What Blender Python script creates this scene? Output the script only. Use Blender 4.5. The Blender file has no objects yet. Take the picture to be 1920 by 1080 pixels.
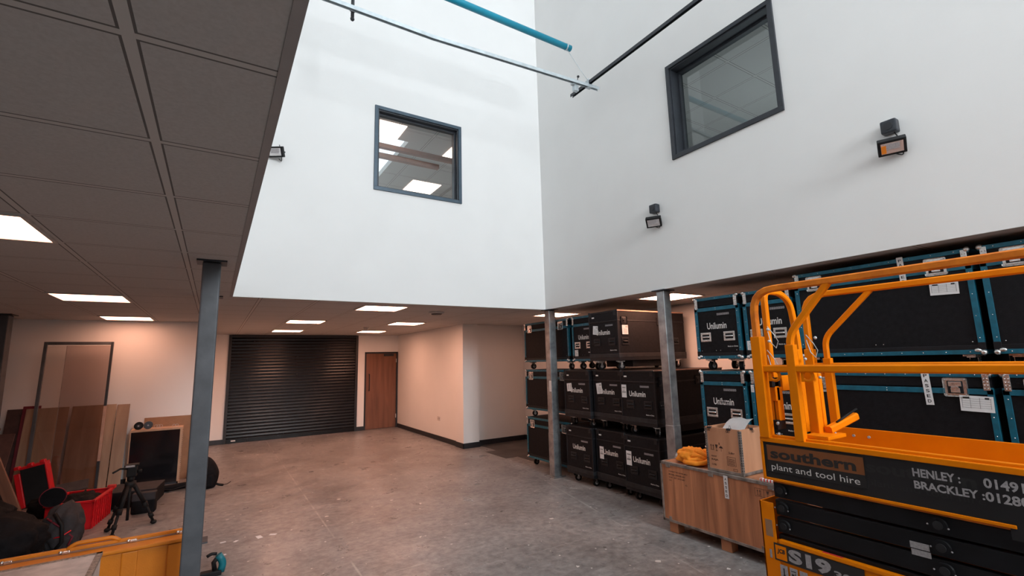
import bpy, bmesh, math, random
from mathutils import Vector, Matrix
random.seed(7)
C = bpy.context.scene.collection
scene = bpy.context.scene

# ---------------------------------------------------------------- camera
F_PX, YAW, PIT, ROL = 880.42, .56271994, .15208433, -.02594804
cam_d = bpy.data.cameras.new('camera'); cam = bpy.data.objects.new('camera', cam_d); C.objects.link(cam)
cam_d.sensor_fit = 'HORIZONTAL'; cam_d.sensor_width = 36; cam_d.lens = 36 * F_PX / 1920
cy, sy, cp, sp = math.cos(YAW), math.sin(YAW), math.cos(PIT), math.sin(PIT)
fw = Vector((sy*cp, cy*cp, sp)); rt = Vector((cy, -sy, 0)); up = rt.cross(fw)
r2 = math.cos(ROL)*rt + math.sin(ROL)*up; u2 = -math.sin(ROL)*rt + math.cos(ROL)*up
M = Matrix((r2, u2, -fw)).transposed().to_4x4(); M.translation = Vector((0, 0, 1.70))
cam.matrix_world = M; cam_d.clip_start = .05; cam_d.clip_end = 100
scene.camera = cam
# ---------------------------------------------------------------- world, exposure, daylight
scene.view_settings.view_transform = 'Standard'; scene.view_settings.look = 'None'
scene.view_settings.gamma = 1; scene.view_settings.use_curve_mapping = False
scene.view_settings.exposure = 0
w = bpy.data.worlds.new('overcast_sky'); scene.world = w; w.use_nodes = True
w.node_tree.nodes['Background'].inputs[0].default_value = (.82, .91, 1, 1)
w.node_tree.nodes['Background'].inputs[1].default_value = 2.0
def area(name, loc, sx, sy_, power, col, rot=(0, 0, 0), spread=math.pi):
    d = bpy.data.lights.new(name, 'AREA'); d.shape = 'RECTANGLE'; d.size = sx; d.size_y = sy_
    d.energy = power; d.color = col; d.spread = spread
    o = bpy.data.objects.new(name, d); o.location = loc; o.rotation_euler = rot; C.objects.link(o); return o
area('daylight_through_rooflight', (3.3, .2, 10.75), 1.4, 6.2, 100, (.90, .96, 1))
area('daylight_through_front_glazing', (2.8, -7.45, 5.6), 2.2, 3.8, 730, (.90, .96, 1), (math.pi/2, 0, 0))
area('upper_room_fill', (6.3, 2.6, 3.5), 1.6, 2.4, 17, (.86, .95, 1), (math.pi, 0, 0))  # added fill, unseen, shines up onto the ceiling behind the right window
LED_COL = (1, .48, .31); LED_STR = 10.5; LED_STR2 = 27.0
H = 2.45

# ---------------------------------------------------------------- materials
def nt(name):
    m = bpy.data.materials.new(name); m.use_nodes = True
    return m, m.node_tree, m.node_tree.nodes['Principled BSDF']
def mat(name, col, rough=.5, metal=0, var=.12, scale=12, bump=0, bscale=60, stretch=None, coat=0, spec=.5, col2=None):
    m, t, b = nt(name); N, L = t.nodes, t.links
    tc = N.new('ShaderNodeTexCoord'); src = tc.outputs['Object']
    if stretch:
        mp = N.new('ShaderNodeMapping'); mp.inputs['Scale'].default_value = stretch; L.new(src, mp.inputs[0]); src = mp.outputs[0]
    n = N.new('ShaderNodeTexNoise'); n.inputs['Scale'].default_value = scale; n.inputs['Detail'].default_value = 5; L.new(src, n.inputs[0])
    r = N.new('ShaderNodeValToRGB'); L.new(n.outputs[0], r.inputs[0])
    c2 = col2 or tuple(min(1, c*(1+var)) for c in col); c1 = tuple(c*(1-var) for c in col)
    r.color_ramp.elements[0].position = .3; r.color_ramp.elements[1].position = .7
    r.color_ramp.elements[0].color = (*c1, 1); r.color_ramp.elements[1].color = (*c2, 1)
    L.new(r.outputs[0], b.inputs['Base Color'])
    b.inputs['Roughness'].default_value = rough; b.inputs['Metallic'].default_value = metal
    b.inputs['Coat Weight'].default_value = coat; b.inputs['Specular IOR Level'].default_value = spec
    if bump:
        n2 = N.new('ShaderNodeTexNoise'); n2.inputs['Scale'].default_value = bscale; n2.inputs['Detail'].default_value = 4; L.new(src, n2.inputs[0])
        bp = N.new('ShaderNodeBump'); bp.inputs['Strength'].default_value = bump; bp.inputs['Distance'].default_value = .01
        L.new(n2.outputs[0], bp.inputs['Height']); L.new(bp.outputs[0], b.inputs['Normal'])
    return m
def emis(name, col, s):
    m, t, b = nt(name); b.inputs['Base Color'].default_value = (*col, 1)
    b.inputs['Emission Color'].default_value = (*col, 1); b.inputs['Emission Strength'].default_value = s
    return m
def glass(name, tint, ior=1.5, rough=0.0):
    m, t, b = nt(name); N, L = t.nodes, t.links
    out = N['Material Output']; N.remove(b)
    tr = N.new('ShaderNodeBsdfTransparent'); tr.inputs[0].default_value = (*tint, 1)
    gl = N.new('ShaderNodeBsdfGlossy'); gl.inputs['Roughness'].default_value = rough; gl.inputs[0].default_value = (1, 1, 1, 1)
    fr = N.new('ShaderNodeFresnel'); gm = N.new('ShaderNodeNewGeometry'); mr = N.new('ShaderNodeMapRange')
    mr.inputs['To Min'].default_value = ior; mr.inputs['To Max'].default_value = 1/ior      # same reflectance from both sides of the pane
    L.new(gm.outputs['Backfacing'], mr.inputs['Value']); L.new(mr.outputs[0], fr.inputs[0])
    mx = N.new('ShaderNodeMixShader'); L.new(fr.outputs[0], mx.inputs[0]); L.new(tr.outputs[0], mx.inputs[1]); L.new(gl.outputs[0], mx.inputs[2]); L.new(mx.outputs[0], out.inputs[0])
    return m
def ceiling_tile_mat():
    m, t, b = nt('ceiling_tiles'); N, L = t.nodes, t.links
    g = N.new('ShaderNodeNewGeometry'); s = N.new('ShaderNodeSeparateXYZ'); L.new(g.outputs['Position'], s.inputs[0])
    def math_(op, a, b_=None, c=None):
        n = N.new('ShaderNodeMath'); n.operation = op
        for i, v in enumerate((a, b_, c)):
            if v is None: continue
            if isinstance(v, (int, float)): n.inputs[i].default_value = v
            else: L.new(v, n.inputs[i])
        return n.outputs[0]
    def edge(o, off, wdt):      # 1 on the T bar
        a = math_('ADD', o, 60 - off); a = math_('MODULO', a, .6); a = math_('SUBTRACT', a, .3); a = math_('ABSOLUTE', a)
        return math_('GREATER_THAN', a, .3 - wdt)
    ex, ey = edge(s.outputs[0], .39, .013), edge(s.outputs[1], .066, .011)
    bar = math_('MAXIMUM', ex, ey)
    gx, gy = edge(s.outputs[0], .39, .0195), edge(s.outputs[1], .066, .0175)
    groove = math_('SUBTRACT', math_('MAXIMUM', gx, gy), bar)
    n = N.new('ShaderNodeTexNoise'); n.inputs['Scale'].default_value = 90; n.inputs['Detail'].default_value = 6; L.new(g.outputs['Position'], n.inputs[0])
    r = N.new('ShaderNodeValToRGB'); L.new(n.outputs[0], r.inputs[0])
    r.color_ramp.elements[0].position = .3; r.color_ramp.elements[1].position = .65
    r.color_ramp.elements[0].color = (.49, .47, .45, 1); r.color_ramp.elements[1].color = (.55, .53, .51, 1)
    m1 = N.new('ShaderNodeMix'); m1.data_type = 'RGBA'; L.new(bar, m1.inputs[0]); L.new(r.outputs[0], m1.inputs[6]); m1.inputs[7].default_value = (.58, .55, .52, 1)
    m2 = N.new('ShaderNodeMix'); m2.data_type = 'RGBA'; L.new(groove, m2.inputs[0]); L.new(m1.outputs[2], m2.inputs[6]); m2.inputs[7].default_value = (.16, .148, .14, 1)
    L.new(m2.outputs[2], b.inputs['Base Color']); b.inputs['Roughness'].default_value = .85; b.inputs['Specular IOR Level'].default_value = .2
    h = math_('ADD', bar, math_('MULTIPLY', n.outputs[0], .12))
    bp = N.new('ShaderNodeBump'); bp.inputs['Strength'].default_value = .5; bp.inputs['Distance'].default_value = .004
    bp.inputs['Strength'].default_value = .25; L.new(h, bp.inputs['Height']); L.new(bp.outputs[0], b.inputs['Normal'])
    return m
LINES = ((1, 0, 1.11, .012, .5), (-.48, .878, 5.78, .012, .3), (.975, -.221, 2.70, .010, .35))
def concrete_mat():
    m, t, b = nt('worn_concrete'); N, L = t.nodes, t.links
    g = N.new('ShaderNodeNewGeometry')
    def noise(sc, det=6, st=None, dist=0):
        src = g.outputs['Position']
        if st:
            mp = N.new('ShaderNodeMapping'); mp.inputs['Scale'].default_value = st[:3]; mp.inputs['Rotation'].default_value = (0, 0, st[3]); L.new(src, mp.inputs[0]); src = mp.outputs[0]
        n = N.new('ShaderNodeTexNoise'); n.inputs['Scale'].default_value = sc; n.inputs['Detail'].default_value = det; n.inputs['Roughness'].default_value = .65
        n.inputs['Distortion'].default_value = dist; L.new(src, n.inputs[0]); return n.outputs[0]
    def ramp(i, p0, p1, c0, c1):
        r = N.new('ShaderNodeValToRGB'); L.new(i, r.inputs[0]); r.color_ramp.elements[0].position = p0; r.color_ramp.elements[1].position = p1
        r.color_ramp.elements[0].color = (*c0, 1); r.color_ramp.elements[1].color = (*c1, 1); return r.outputs[0]
    def mix(f, a, c, mode='MIX'):
        x = N.new('ShaderNodeMix'); x.data_type = 'RGBA'; x.blend_type = mode
        if isinstance(f, float): x.inputs[0].default_value = f
        else: L.new(f, x.inputs[0])
        for k, v in ((6, a), (7, c)):
            if isinstance(v, tuple): x.inputs[k].default_value = (*v, 1)
            else: L.new(v, x.inputs[k])
        return x.outputs[2]
    base = ramp(noise(1.1, 8, dist=.6), .32, .68, (.175, .165, .163), (.31, .30, .295))
    fine = ramp(noise(14, 8), .3, .7, (.62, .62, .62), (1.34, 1.33, 1.31))
    c = mix(1.0, base, fine, 'MULTIPLY')
    streak = ramp(noise(2.2, 6, (1, 9, 1, .5)), .6, .72, (0, 0, 0), (1, 1, 1))
    c = mix(mix(.35, (0, 0, 0), streak), c, (.42, .405, .395))
    scr = ramp(noise(1.3, 3, (.6, 60, 1, -.9)), .63, .68, (0, 0, 0), (1, 1, 1))
    c = mix(mix(.4, (0, 0, 0), scr), c, (.52, .50, .49))
    def spots(scale, rad, keep, col, c):
        v = N.new('ShaderNodeTexVoronoi'); v.inputs['Scale'].default_value = scale; wv = N.new('ShaderNodeTexNoise'); wv.inputs['Scale'].default_value = scale*4
        ad = N.new('ShaderNodeVectorMath'); ad.operation = 'MULTIPLY_ADD'; L.new(g.outputs['Position'], wv.inputs[0]); L.new(wv.outputs[1], ad.inputs[0]); ad.inputs[1].default_value = (.25/scale,)*3; L.new(g.outputs['Position'], ad.inputs[2])
        L.new(ad.outputs[0], v.inputs['Vector']); sp = N.new('ShaderNodeSeparateColor'); L.new(v.outputs['Color'], sp.inputs[0])
        m1 = N.new('ShaderNodeMath'); m1.operation = 'MULTIPLY'; L.new(sp.outputs[1], m1.inputs[0]); m1.inputs[1].default_value = rad
        m2 = N.new('ShaderNodeMath'); m2.operation = 'LESS_THAN'; L.new(v.outputs['Distance'], m2.inputs[0]); L.new(m1.outputs[0], m2.inputs[1])
        m3 = N.new('ShaderNodeMath'); m3.operation = 'LESS_THAN'; L.new(sp.outputs[0], m3.inputs[0]); m3.inputs[1].default_value = keep
        m4 = N.new('ShaderNodeMath'); m4.operation = 'MULTIPLY'; L.new(m2.outputs[0], m4.inputs[0]); L.new(m3.outputs[0], m4.inputs[1]); return mix(m4.outputs[0], c, col)
    c = spots(5, .13, .4, (.66, .63, .60), c); c = spots(14, .17, .35, (.60, .57, .55), c); c = spots(6, .06, .06, (.05, .04, .04), c)
    # pale saw cut joint and drag marks
    s3 = N.new('ShaderNodeSeparateXYZ'); L.new(g.outputs['Position'], s3.inputs[0])
    def line(nx, ny, d, wd, amp, col, c):
        a = N.new('ShaderNodeMath'); a.operation = 'MULTIPLY'; L.new(s3.outputs[0], a.inputs[0]); a.inputs[1].default_value = nx
        b2 = N.new('ShaderNodeMath'); b2.operation = 'MULTIPLY_ADD'; L.new(s3.outputs[1], b2.inputs[0]); b2.inputs[1].default_value = ny; L.new(a.outputs[0], b2.inputs[2])
        e = N.new('ShaderNodeMath'); e.operation = 'SUBTRACT'; L.new(b2.outputs[0], e.inputs[0]); e.inputs[1].default_value = d
        k = N.new('ShaderNodeMath'); k.operation = 'ABSOLUTE'; L.new(e.outputs[0], k.inputs[0])
        q = ramp(k.outputs[0], wd*.4, wd, (amp,)*3, (0, 0, 0)); br = ramp(noise(3, 4), .42, .6, (0, 0, 0), (1, 1, 1)); return mix(mix(1.0, q, br, 'MULTIPLY'), c, col)
    for args in LINES: c = line(*args, (.55, .52, .50), c)
    dk = ramp(noise(5, 4, dist=1), .68, .80, (0, 0, 0), (1, 1, 1)); c = mix(mix(.28, (0, 0, 0), dk), c, (.06, .057, .056))
    L.new(c, b.inputs['Base Color'])
    rr = ramp(noise(3, 6), .35, .65, (.26, .26, .26), (.50, .50, .50)); L.new(rr, b.inputs['Roughness'])
    bp = N.new('ShaderNodeBump'); bp.inputs['Strength'].default_value = .25; bp.inputs['Distance'].default_value = .01
    L.new(noise(20, 8), bp.inputs['Height']); L.new(bp.outputs[0], b.inputs['Normal'])
    return m
def wood_mat(name, c1, c2, axis='Z', scale=3, rough=.55, bands=14):
    m, t, b = nt(name); N, L = t.nodes, t.links
    tc = N.new('ShaderNodeTexCoord'); mp = N.new('ShaderNodeMapping'); L.new(tc.outputs['Object'], mp.inputs[0])
    mp.inputs['Scale'].default_value = {'Z': (bands, bands, .7), 'Y': (bands, .7, bands), 'X': (.7, bands, bands)}[axis]
    n = N.new('ShaderNodeTexNoise'); n.inputs['Scale'].default_value = scale*.35; n.inputs['Detail'].default_value = 8; n.inputs['Distortion'].default_value = .8; L.new(mp.outputs[0], n.inputs[0])
    r = N.new('ShaderNodeValToRGB'); L.new(n.outputs[0], r.inputs[0])
    e = r.color_ramp.elements; e[0].position = .33; e[1].position = .66; e[0].color = (*c1, 1); e[1].color = (*c2, 1)
    L.new(r.outputs[0], b.inputs['Base Color']); b.inputs['Roughness'].default_value = rough
    return m
MT = {}
MT['edgetrim'] = mat('grey_ceiling_edge_trim', (.36, .34, .33), .7, var=.04)
MT['wall'] = mat('painted_wall', (.80, .795, .785), .75, var=.015, scale=2, bump=.05, bscale=220, spec=.25)
MT['tile'] = ceiling_tile_mat(); MT['floor'] = concrete_mat()
MT['steel'] = mat('grey_painted_steel', (.072, .078, .088), .5, .15, var=.25, scale=7, bump=.08, bscale=25)
MT['galv'] = mat('galvanised_steel', (.36, .37, .38), .38, .8, var=.35, scale=9, bump=.12, bscale=18)
MT['zinc'] = mat('zinc_rail', (.50, .56, .59), .35, .35, var=.15, scale=14)
MT['chrome'] = mat('chrome_hardware', (.72, .70, .68), .25, .85, var=.25, scale=60, bump=.2, bscale=120)
MT['black'] = mat('black_laminate', (.0085, .0082, .0098), .55, var=.3, scale=30, bump=.12, bscale=160, spec=.16)
MT['blackedge'] = mat('black_edging', (.012, .0125, .015), .42, .1, var=.2, spec=.3)
MT['skirt'] = mat('grey_black_skirt', (.022, .022, .024), .5, .0, var=.3, spec=.25)
MT['blue'] = mat('blue_edging', (.008, .12, .185), .42, .15, var=.2, scale=20)
MT['rubber'] = mat('black_rubber', (.009, .009, .0098), .6, var=.2, spec=.25)
MT['frame'] = mat('dark_frame', (.030, .034, .042), .4, .2, var=.12)
MT['bluegrey'] = mat('blue_grey_frame', (.055, .085, .115), .38, .3, var=.12)
MT['shutter'] = mat('black_shutter', (.006, .0055, .0065), .25, .0, var=.2, scale=5, spec=.26)
MT['base'] = mat('black_baseboard', (.014, .015, .019), .45)
MT['orange'] = mat('orange_paint', (.90, .225, .0), .5, var=.1, scale=5, bump=.05, bscale=60, spec=.16, col2=(.92, .25, .0))
MT['orange_worn'] = mat('worn_orange_paint', (.74, .17, .008), .55, var=.2, scale=16, bump=.1, bscale=50, spec=.3, col2=(.86, .24, .012))
MT['liftblack'] = mat('satin_black_paint', (.008, .0085, .0105), .45, var=.25, scale=9, spec=.22)
MT['signbg'] = mat('dark_sign_board', (.018, .0175, .019), .36, var=.15, scale=4, spec=.35)
MT['signorange'] = mat('brown_orange_print', (.22, .072, .022), .4, var=.06)
MT['signghost'] = mat('dark_relief_print', (.016, .016, .017), .5)
MT['white'] = mat('white_print', (.72, .70, .68), .6, var=.05)
MT['dimwhite'] = mat('grey_white_print', (.36, .34, .35), .6, var=.2, scale=120)
MT['paper'] = mat('white_paper', (.75, .74, .74), .7, var=.04)
MT['ink'] = mat('black_ink', (.02, .018, .018), .6)
MT['fadedink'] = mat('brown_black_ink', (.07, .035, .025), .7, var=.4, scale=90)
MT['ply'] = wood_mat('plywood_crate', (.27, .105, .05), (.60, .255, .125), 'Z', 3, bands=10)
MT['plybox'] = wood_mat('plywood_box', (.46, .215, .115), (.60, .30, .17), 'Z', 4, bands=5)
MT['plypale'] = wood_mat('pale_plywood', (.25, .155, .10), (.37, .25, .165), 'Z', 5, bands=6)
MT['plydark'] = mat('dark_board', (.065, .030, .025), .6, var=.25)
MT['woodred'] = wood_mat('reddish_plank', (.13, .055, .033), (.24, .11, .06), 'Z', 3)
MT['pine'] = wood_mat('pine_blocks', (.34, .14, .07), (.50, .23, .11), 'Y', 3)
MT['edge'] = mat('worn_metal_edge', (.24, .21, .19), .5, .4, var=.5, scale=14, bump=.2, bscale=50)
MT['door'] = wood_mat('walnut_door', (.135, .052, .026), (.22, .088, .045), 'Z', 3, rough=.4, bands=8)
MT['cloth'] = mat('orange_cloth', (.92, .28, .012), .85, var=.15, scale=20, bump=.2, bscale=120)
MT['pattern'] = mat('white_floral_cloth', (.55, .5, .48), .85, var=.6, scale=60)
MT['teal'] = mat('teal_paint', (.002, .24, .36), .4, var=.08)
MT['tealtool'] = mat('teal_plastic', (.0, .14, .18), .45)
MT['red'] = mat('red_plastic', (.60, .006, .012), .4, var=.1)
MT['yellow'] = mat('yellow_moulded_plastic', (.60, .185, .006), .5, var=.12, scale=4, bump=.1, bscale=120)
MT['bandm'] = mat('brown_aluminium_band', (.34, .22, .16), .35, .7, var=.2)
MT['card'] = mat('brown_cardboard', (.33, .18, .10), .8, var=.1)
MT['cardlight'] = mat('light_cardboard', (.55, .34, .22), .8, var=.1)
MT['screen'] = mat('dark_glossy_screen', (.010, .011, .014), .12, var=.3, scale=2)
MT['bag'] = mat('black_nylon', (.006, .006, .0075), .75, var=.4, scale=15, bump=.3, bscale=60, spec=.15)
MT['greyfab'] = mat('grey_fabric', (.03, .027, .03), .8, var=.3, bump=.2)
MT['darkred'] = mat('dark_red_trim', (.16, .008, .02), .6)
MT['plaster'] = mat('dusty_board', (.46, .40, .37), .85, var=.25, scale=9, bump=.15, bscale=60)
MT['raw'] = mat('raw_chipboard_edge', (.24, .18, .145), .85, var=.5, scale=60, bump=.4, bscale=120)
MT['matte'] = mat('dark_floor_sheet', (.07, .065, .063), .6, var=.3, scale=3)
MT['glass'] = glass('window_glass', (.84, .88, .88), 1.5)
MT['acrylic'] = glass('clear_acrylic', (.93, .90, .88), 1.45, .02)
MT['acrylic2'] = glass('tinted_acrylic', (.80, .74, .72), 1.45, .03)
MT['led'] = emis('led_diffuser', LED_COL, LED_STR); MT['led2'] = emis('bright_led_diffuser', LED_COL, LED_STR2)
MT['ledup'] = emis('upper_led_diffuser', (1, .72, .60), 5)
MT['reflector'] = mat('lamp_reflector', (.75, .72, .72), .22, .6, var=.1)
MT['amber'] = mat('amber_led_chip', (.75, .22, .02), .4)
MT['warmbeam'] = mat('warm_lit_steel_beam', (.30, .15, .11), .5, var=.1)  # warm room light on the steel is put into this brown
MT['roof'] = mat('white_roof_lining', (.7, .7, .7), .7)
MT['redtape'] = mat('red_print', (.6, .03, .03), .6)
MT['socket'] = mat('white_plastic', (.55, .52, .50), .5)
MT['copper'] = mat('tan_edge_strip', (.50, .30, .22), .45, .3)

# ---------------------------------------------------------------- mesh helpers
class MB:
    def __init__(s): s.bm = bmesh.new(); s.mats = []; s.cur = 0
    def m(s, name):
        if name not in s.mats: s.mats.append(name)
        s.cur = s.mats.index(name); return s
    def _tag(s, fs):
        for f in fs: f.material_index = s.cur
    def box(s, x0, x1, y0, y1, z0, z1, bev=0, mtx=None, seg=2):
        x0, x1 = min(x0, x1), max(x0, x1); y0, y1 = min(y0, y1), max(y0, y1); z0, z1 = min(z0, z1), max(z0, z1)
        t = bmesh.new()
        r = bmesh.ops.create_cube(t, size=1)
        bmesh.ops.scale(t, vec=(x1-x0, y1-y0, z1-z0), verts=t.verts)
        bmesh.ops.translate(t, vec=((x0+x1)/2, (y0+y1)/2, (z0+z1)/2), verts=t.verts)
        if bev: bmesh.ops.bevel(t, geom=list(t.edges), offset=bev, segments=seg, affect='EDGES', profile=.6)
        return s.merge(t, mtx)
    def merge(s, t, mtx=None):
        if mtx is not None: bmesh.ops.transform(t, matrix=mtx, verts=t.verts)
        vm = {}
        for v in t.verts: vm[v] = s.bm.verts.new(v.co)
        for f in t.faces:
            try:
                nf = s.bm.faces.new([vm[v] for v in f.verts]); nf.material_index = s.cur; nf.smooth = f.smooth
            except ValueError: pass
        t.free(); return s
    def cyl(s, p0, p1, r, seg=16, r2=None, smooth=True):
        p0, p1 = Vector(p0), Vector(p1); d = p1-p0; t = bmesh.new()
        bmesh.ops.create_cone(t, cap_ends=True, segments=seg, radius1=r, radius2=r if r2 is None else r2, depth=d.length)
        if smooth:
            for f in t.faces:
                if len(f.verts) == 4: f.smooth = True
        q = d.to_track_quat('Z', 'Y').to_matrix().to_4x4(); q.translation = (p0+p1)/2
        return s.merge(t, q)
    def sph(s, c, r, sc=(1, 1, 1), seg=12):
        t = bmesh.new(); bmesh.ops.create_uvsphere(t, u_segments=seg, v_segments=max(6, seg//2+2), radius=r)
        for f in t.faces: f.smooth = True
        return s.merge(t, Matrix.Translation(c) @ Matrix.Diagonal((*sc, 1)))
    def quad(s, pts):
        t = bmesh.new(); t.faces.new([t.verts.new(p) for p in pts]); return s.merge(t)
    def sweep(s, path, prof, closed=True, smooth=False, upv=(0, 0, 1)):
        """prof: list of 2D points; path: list of 3D points"""
        t = bmesh.new(); P = [Vector(p) for p in path]; rings = []
        for i, p in enumerate(P):
            a = (P[i]-P[i-1]).normalized() if i else (P[1]-P[0]).normalized()
            b = (P[i+1]-P[i]).normalized() if i < len(P)-1 else a
            d = (a+b).normalized(); u = Vector(upv)
            if abs(d.dot(u)) > .98: u = Vector((0, 1, 0)) if abs(d.y) < .9 else Vector((1, 0, 0))
            sx_ = d.cross(u).normalized(); uy = sx_.cross(d).normalized()
            if i and rings_prev is not None:
                # parallel transport to avoid twists
                sx_ = (prev_s - d*prev_s.dot(d)).normalized(); uy = sx_.cross(d).normalized()
            prev_s = sx_; rings_prev = True
            k = 1/max(.5, a.dot(d))
            rings.append([t.verts.new(p + sx_*q[0] + uy*q[1]) for q in prof])
        n = len(prof); rng = range(n) if closed else range(n-1)
        for i in range(len(rings)-1):
            for j in rng:
                f = t.faces.new([rings[i][j], rings[i][(j+1) % n], rings[i+1][(j+1) % n], rings[i+1][j]]); f.smooth = smooth
        if closed: t.faces.new(rings[0][::-1]); t.faces.new(rings[-1])
        bmesh.ops.recalc_face_normals(t, faces=t.faces)
        return s.merge(t)
    def tube(s, path, r, seg=10): return s.sweep(path, [(r*math.cos(a*2*math.pi/seg), r*math.sin(a*2*math.pi/seg)) for a in range(seg)], smooth=True)
    def sqtube(s, path, wd, upv=(0, 0, 1), ch=.18):
        h = wd/2; c = wd*ch
        pr = [(h, -h+c), (h, h-c), (h-c, h), (-h+c, h), (-h, h-c), (-h, -h+c), (-h+c, -h), (h-c, -h)]
        return s.sweep(path, pr, upv=upv)
    def build(s, name, parent=None, sharp=None):
        me = bpy.data.meshes.new(name); bmesh.ops.recalc_face_normals(s.bm, faces=s.bm.faces); s.bm.to_mesh(me); s.bm.free()
        for n in s.mats: me.materials.append(MT[n])
        o = bpy.data.objects.new(name, me); C.objects.link(o)
        if parent: o.parent = parent
        return o
def fillet(pts, r, n=5):
    P = [Vector(p) for p in pts]; out = [P[0]]
    for i in range(1, len(P)-1):
        a, b, c = P[i-1], P[i], P[i+1]; d1 = (a-b); d2 = (c-b); rr = min(r, d1.length*.48, d2.length*.48)
        s0 = b+d1.normalized()*rr; s1 = b+d2.normalized()*rr
        for k in range(n+1):
            t = k/n; out.append((1-t)**2*s0 + 2*t*(1-t)*b + t*t*s1)
    out.append(P[-1]); return out
_tc = {}
def text_bm(body, bold=0.0, ext=.01):
    key = (body, bold)
    if key not in _tc:
        cu = bpy.data.curves.new('lettering', 'FONT'); cu.body = body; cu.offset = bold; cu.extrude = 0; cu.resolution_u = 3
        o = bpy.data.objects.new('lettering', cu); C.objects.link(o)
        bpy.context.view_layer.update()
        me = bpy.data.meshes.new_from_object(o.evaluated_get(bpy.context.evaluated_depsgraph_get()))
        C.objects.unlink(o); bpy.data.objects.remove(o)
        vs = [v.co.copy() for v in me.vertices]; fs = [tuple(p.vertices) for p in me.polygons]; bpy.data.meshes.remove(me)
        xs = [v.x for v in vs]; ys = [v.y for v in vs]
        _tc[key] = (vs, fs, min(xs), max(xs), min(ys), max(ys))
    return _tc[key]
def put_text(mb, body, origin, ux, uy, width, height, bold=.0, align='L'):
    """lettering filling width x height from lower-left origin; ux, uy unit vectors"""
    vs, fs, x0, x1, y0, y1 = text_bm(body, bold)
    ux, uy, o = Vector(ux), Vector(uy), Vector(origin); n = ux.cross(uy)*.0006
    t = bmesh.new(); V = [t.verts.new(o + ux*((v.x-x0)/(x1-x0)*width) + uy*((v.y-y0)/(y1-y0)*height)) for v in vs]
    for f in fs:
        try: t.faces.new([V[i] for i in f])
        except ValueError: pass
    mb.merge(t)
def prop(o, label, cat, group=None, kind=None):
    if label: o['label'] = label
    if cat: o['category'] = cat
    if group: o['group'] = group
    if kind: o['kind'] = kind
    return o
def thing(name, label, cat, loc=(0, 0, 0), rz=0, group=None):
    o = bpy.data.objects.new(name, None); C.objects.link(o); o.location = loc; o.rotation_euler = (0, 0, rz); o.empty_display_size = .1
    return prop(o, label, cat, group)
def struct(mb, name): return prop(mb.build(name), None, None, kind='structure')
def dup(root, loc, label, rz=None):
    r = root.copy(); C.objects.link(r); r.location = loc
    if rz is not None: r.rotation_euler = (0, 0, rz)
    if label: r['label'] = label
    for ch in list(root.children):
        c = ch.copy(); C.objects.link(c); c.parent = r
        for g in ch.children:
            d = g.copy(); C.objects.link(d); d.parent = c
    return r

# ================================================================ SETTING
X0, X1 = .12, 4.27; Y1 = 5.82; Y0 = -7.5; TOP = 10.8
struct(MB().m('floor').box(-6, 6.6, -8.2, 13, -.1, 0), 'floor')
# lower ceiling, opened up under the atrium
cl = MB().m('tile')
cl.box(-6, X0, -8.2, 13, H, H+.12); cl.box(X0, X1+.2, Y1+.2, 13, H, H+.12).box(X0, X1+.2, Y1+.012, Y1+.2, H-.0, H+.0008)
cl.box(X1+.2, 6, -8.2, 13, H, H+.12).box(X1+.012, X1+.2, Y0, Y1+.012, H, H+.0008); cl.box(X0, X1+.2, -8.2, Y0, H, H+.12); struct(cl, 'ceiling')
struct(MB().m('edgetrim').box(X0-.026, X0+.002, Y0, Y1, H-.004, H+.13), 'trim_1')
# atrium walls
def holed(axis, c0, c1, a0, a1, z0, z1, ha0, ha1, hz0, hz1, m='wall'):
    b = MB().m(m)
    def bx(p, q, r, s_):
        if axis == 'y': b.box(p, q, c0, c1, r, s_)
        else: b.box(c0, c1, p, q, r, s_)
    bx(a0, ha0, z0, z1); bx(ha1, a1, z0, z1); bx(ha0, ha1, z0, hz0); bx(ha0, ha1, hz1, z1); return b
WA = (1.60, 2.855, 3.917, 5.085); WB = (2.03, 3.275, 3.888, 5.03)
struct(holed('y', Y1, Y1+.2, X0, X1+.2, H+.001, TOP, WA[0]+.03, WA[1]-.03, WA[2]+.03, WA[3]-.03), 'wall_atrium_back')
struct(holed('x', X1, X1+.2, Y0, Y1, H+.001, TOP, WB[0]+.03, WB[1]-.03, WB[2]+.03, WB[3]-.03), 'wall_atrium_right')
struct(MB().m('wall').box(X0-.2, X0, Y0, Y1+.2, H+.121, TOP), 'wall_atrium_left')
struct(holed('y', Y0-.2, Y0, X0-.2, X1+.2, H+.121, TOP, 1.7, 3.9, 3.7, 7.5), 'wall_atrium_front')
w3 = thing('window_3', None, None); w3['kind'] = 'structure'
b = MB().m('frame')
for x in (1.7, 2.77, 3.84): b.box(x, x+.06, Y0-.15, Y0-.08, 3.7, 7.5)
for z in (3.7, 5.55, 7.44): b.box(1.7, 3.9, Y0-.15, Y0-.08, z, z+.06)
b.build('window_frame', w3)
# roof with a long rooflight
rf = MB().m('roof'); SX0, SX1, SY0, SY1 = 2.6, 4.0, -2.9, 3.3
rf.box(X0-.2, X1+.2, Y0-.2, SY0, TOP, TOP+.15).box(X0-.2, X1+.2, SY1, Y1+.2, TOP, TOP+.15)
rf.box(X0-.2, SX0, SY0, SY1, TOP, TOP+.15).box(SX1, X1+.2, SY0, SY1, TOP, TOP+.15); struct(rf, 'ceiling_roof')
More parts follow.
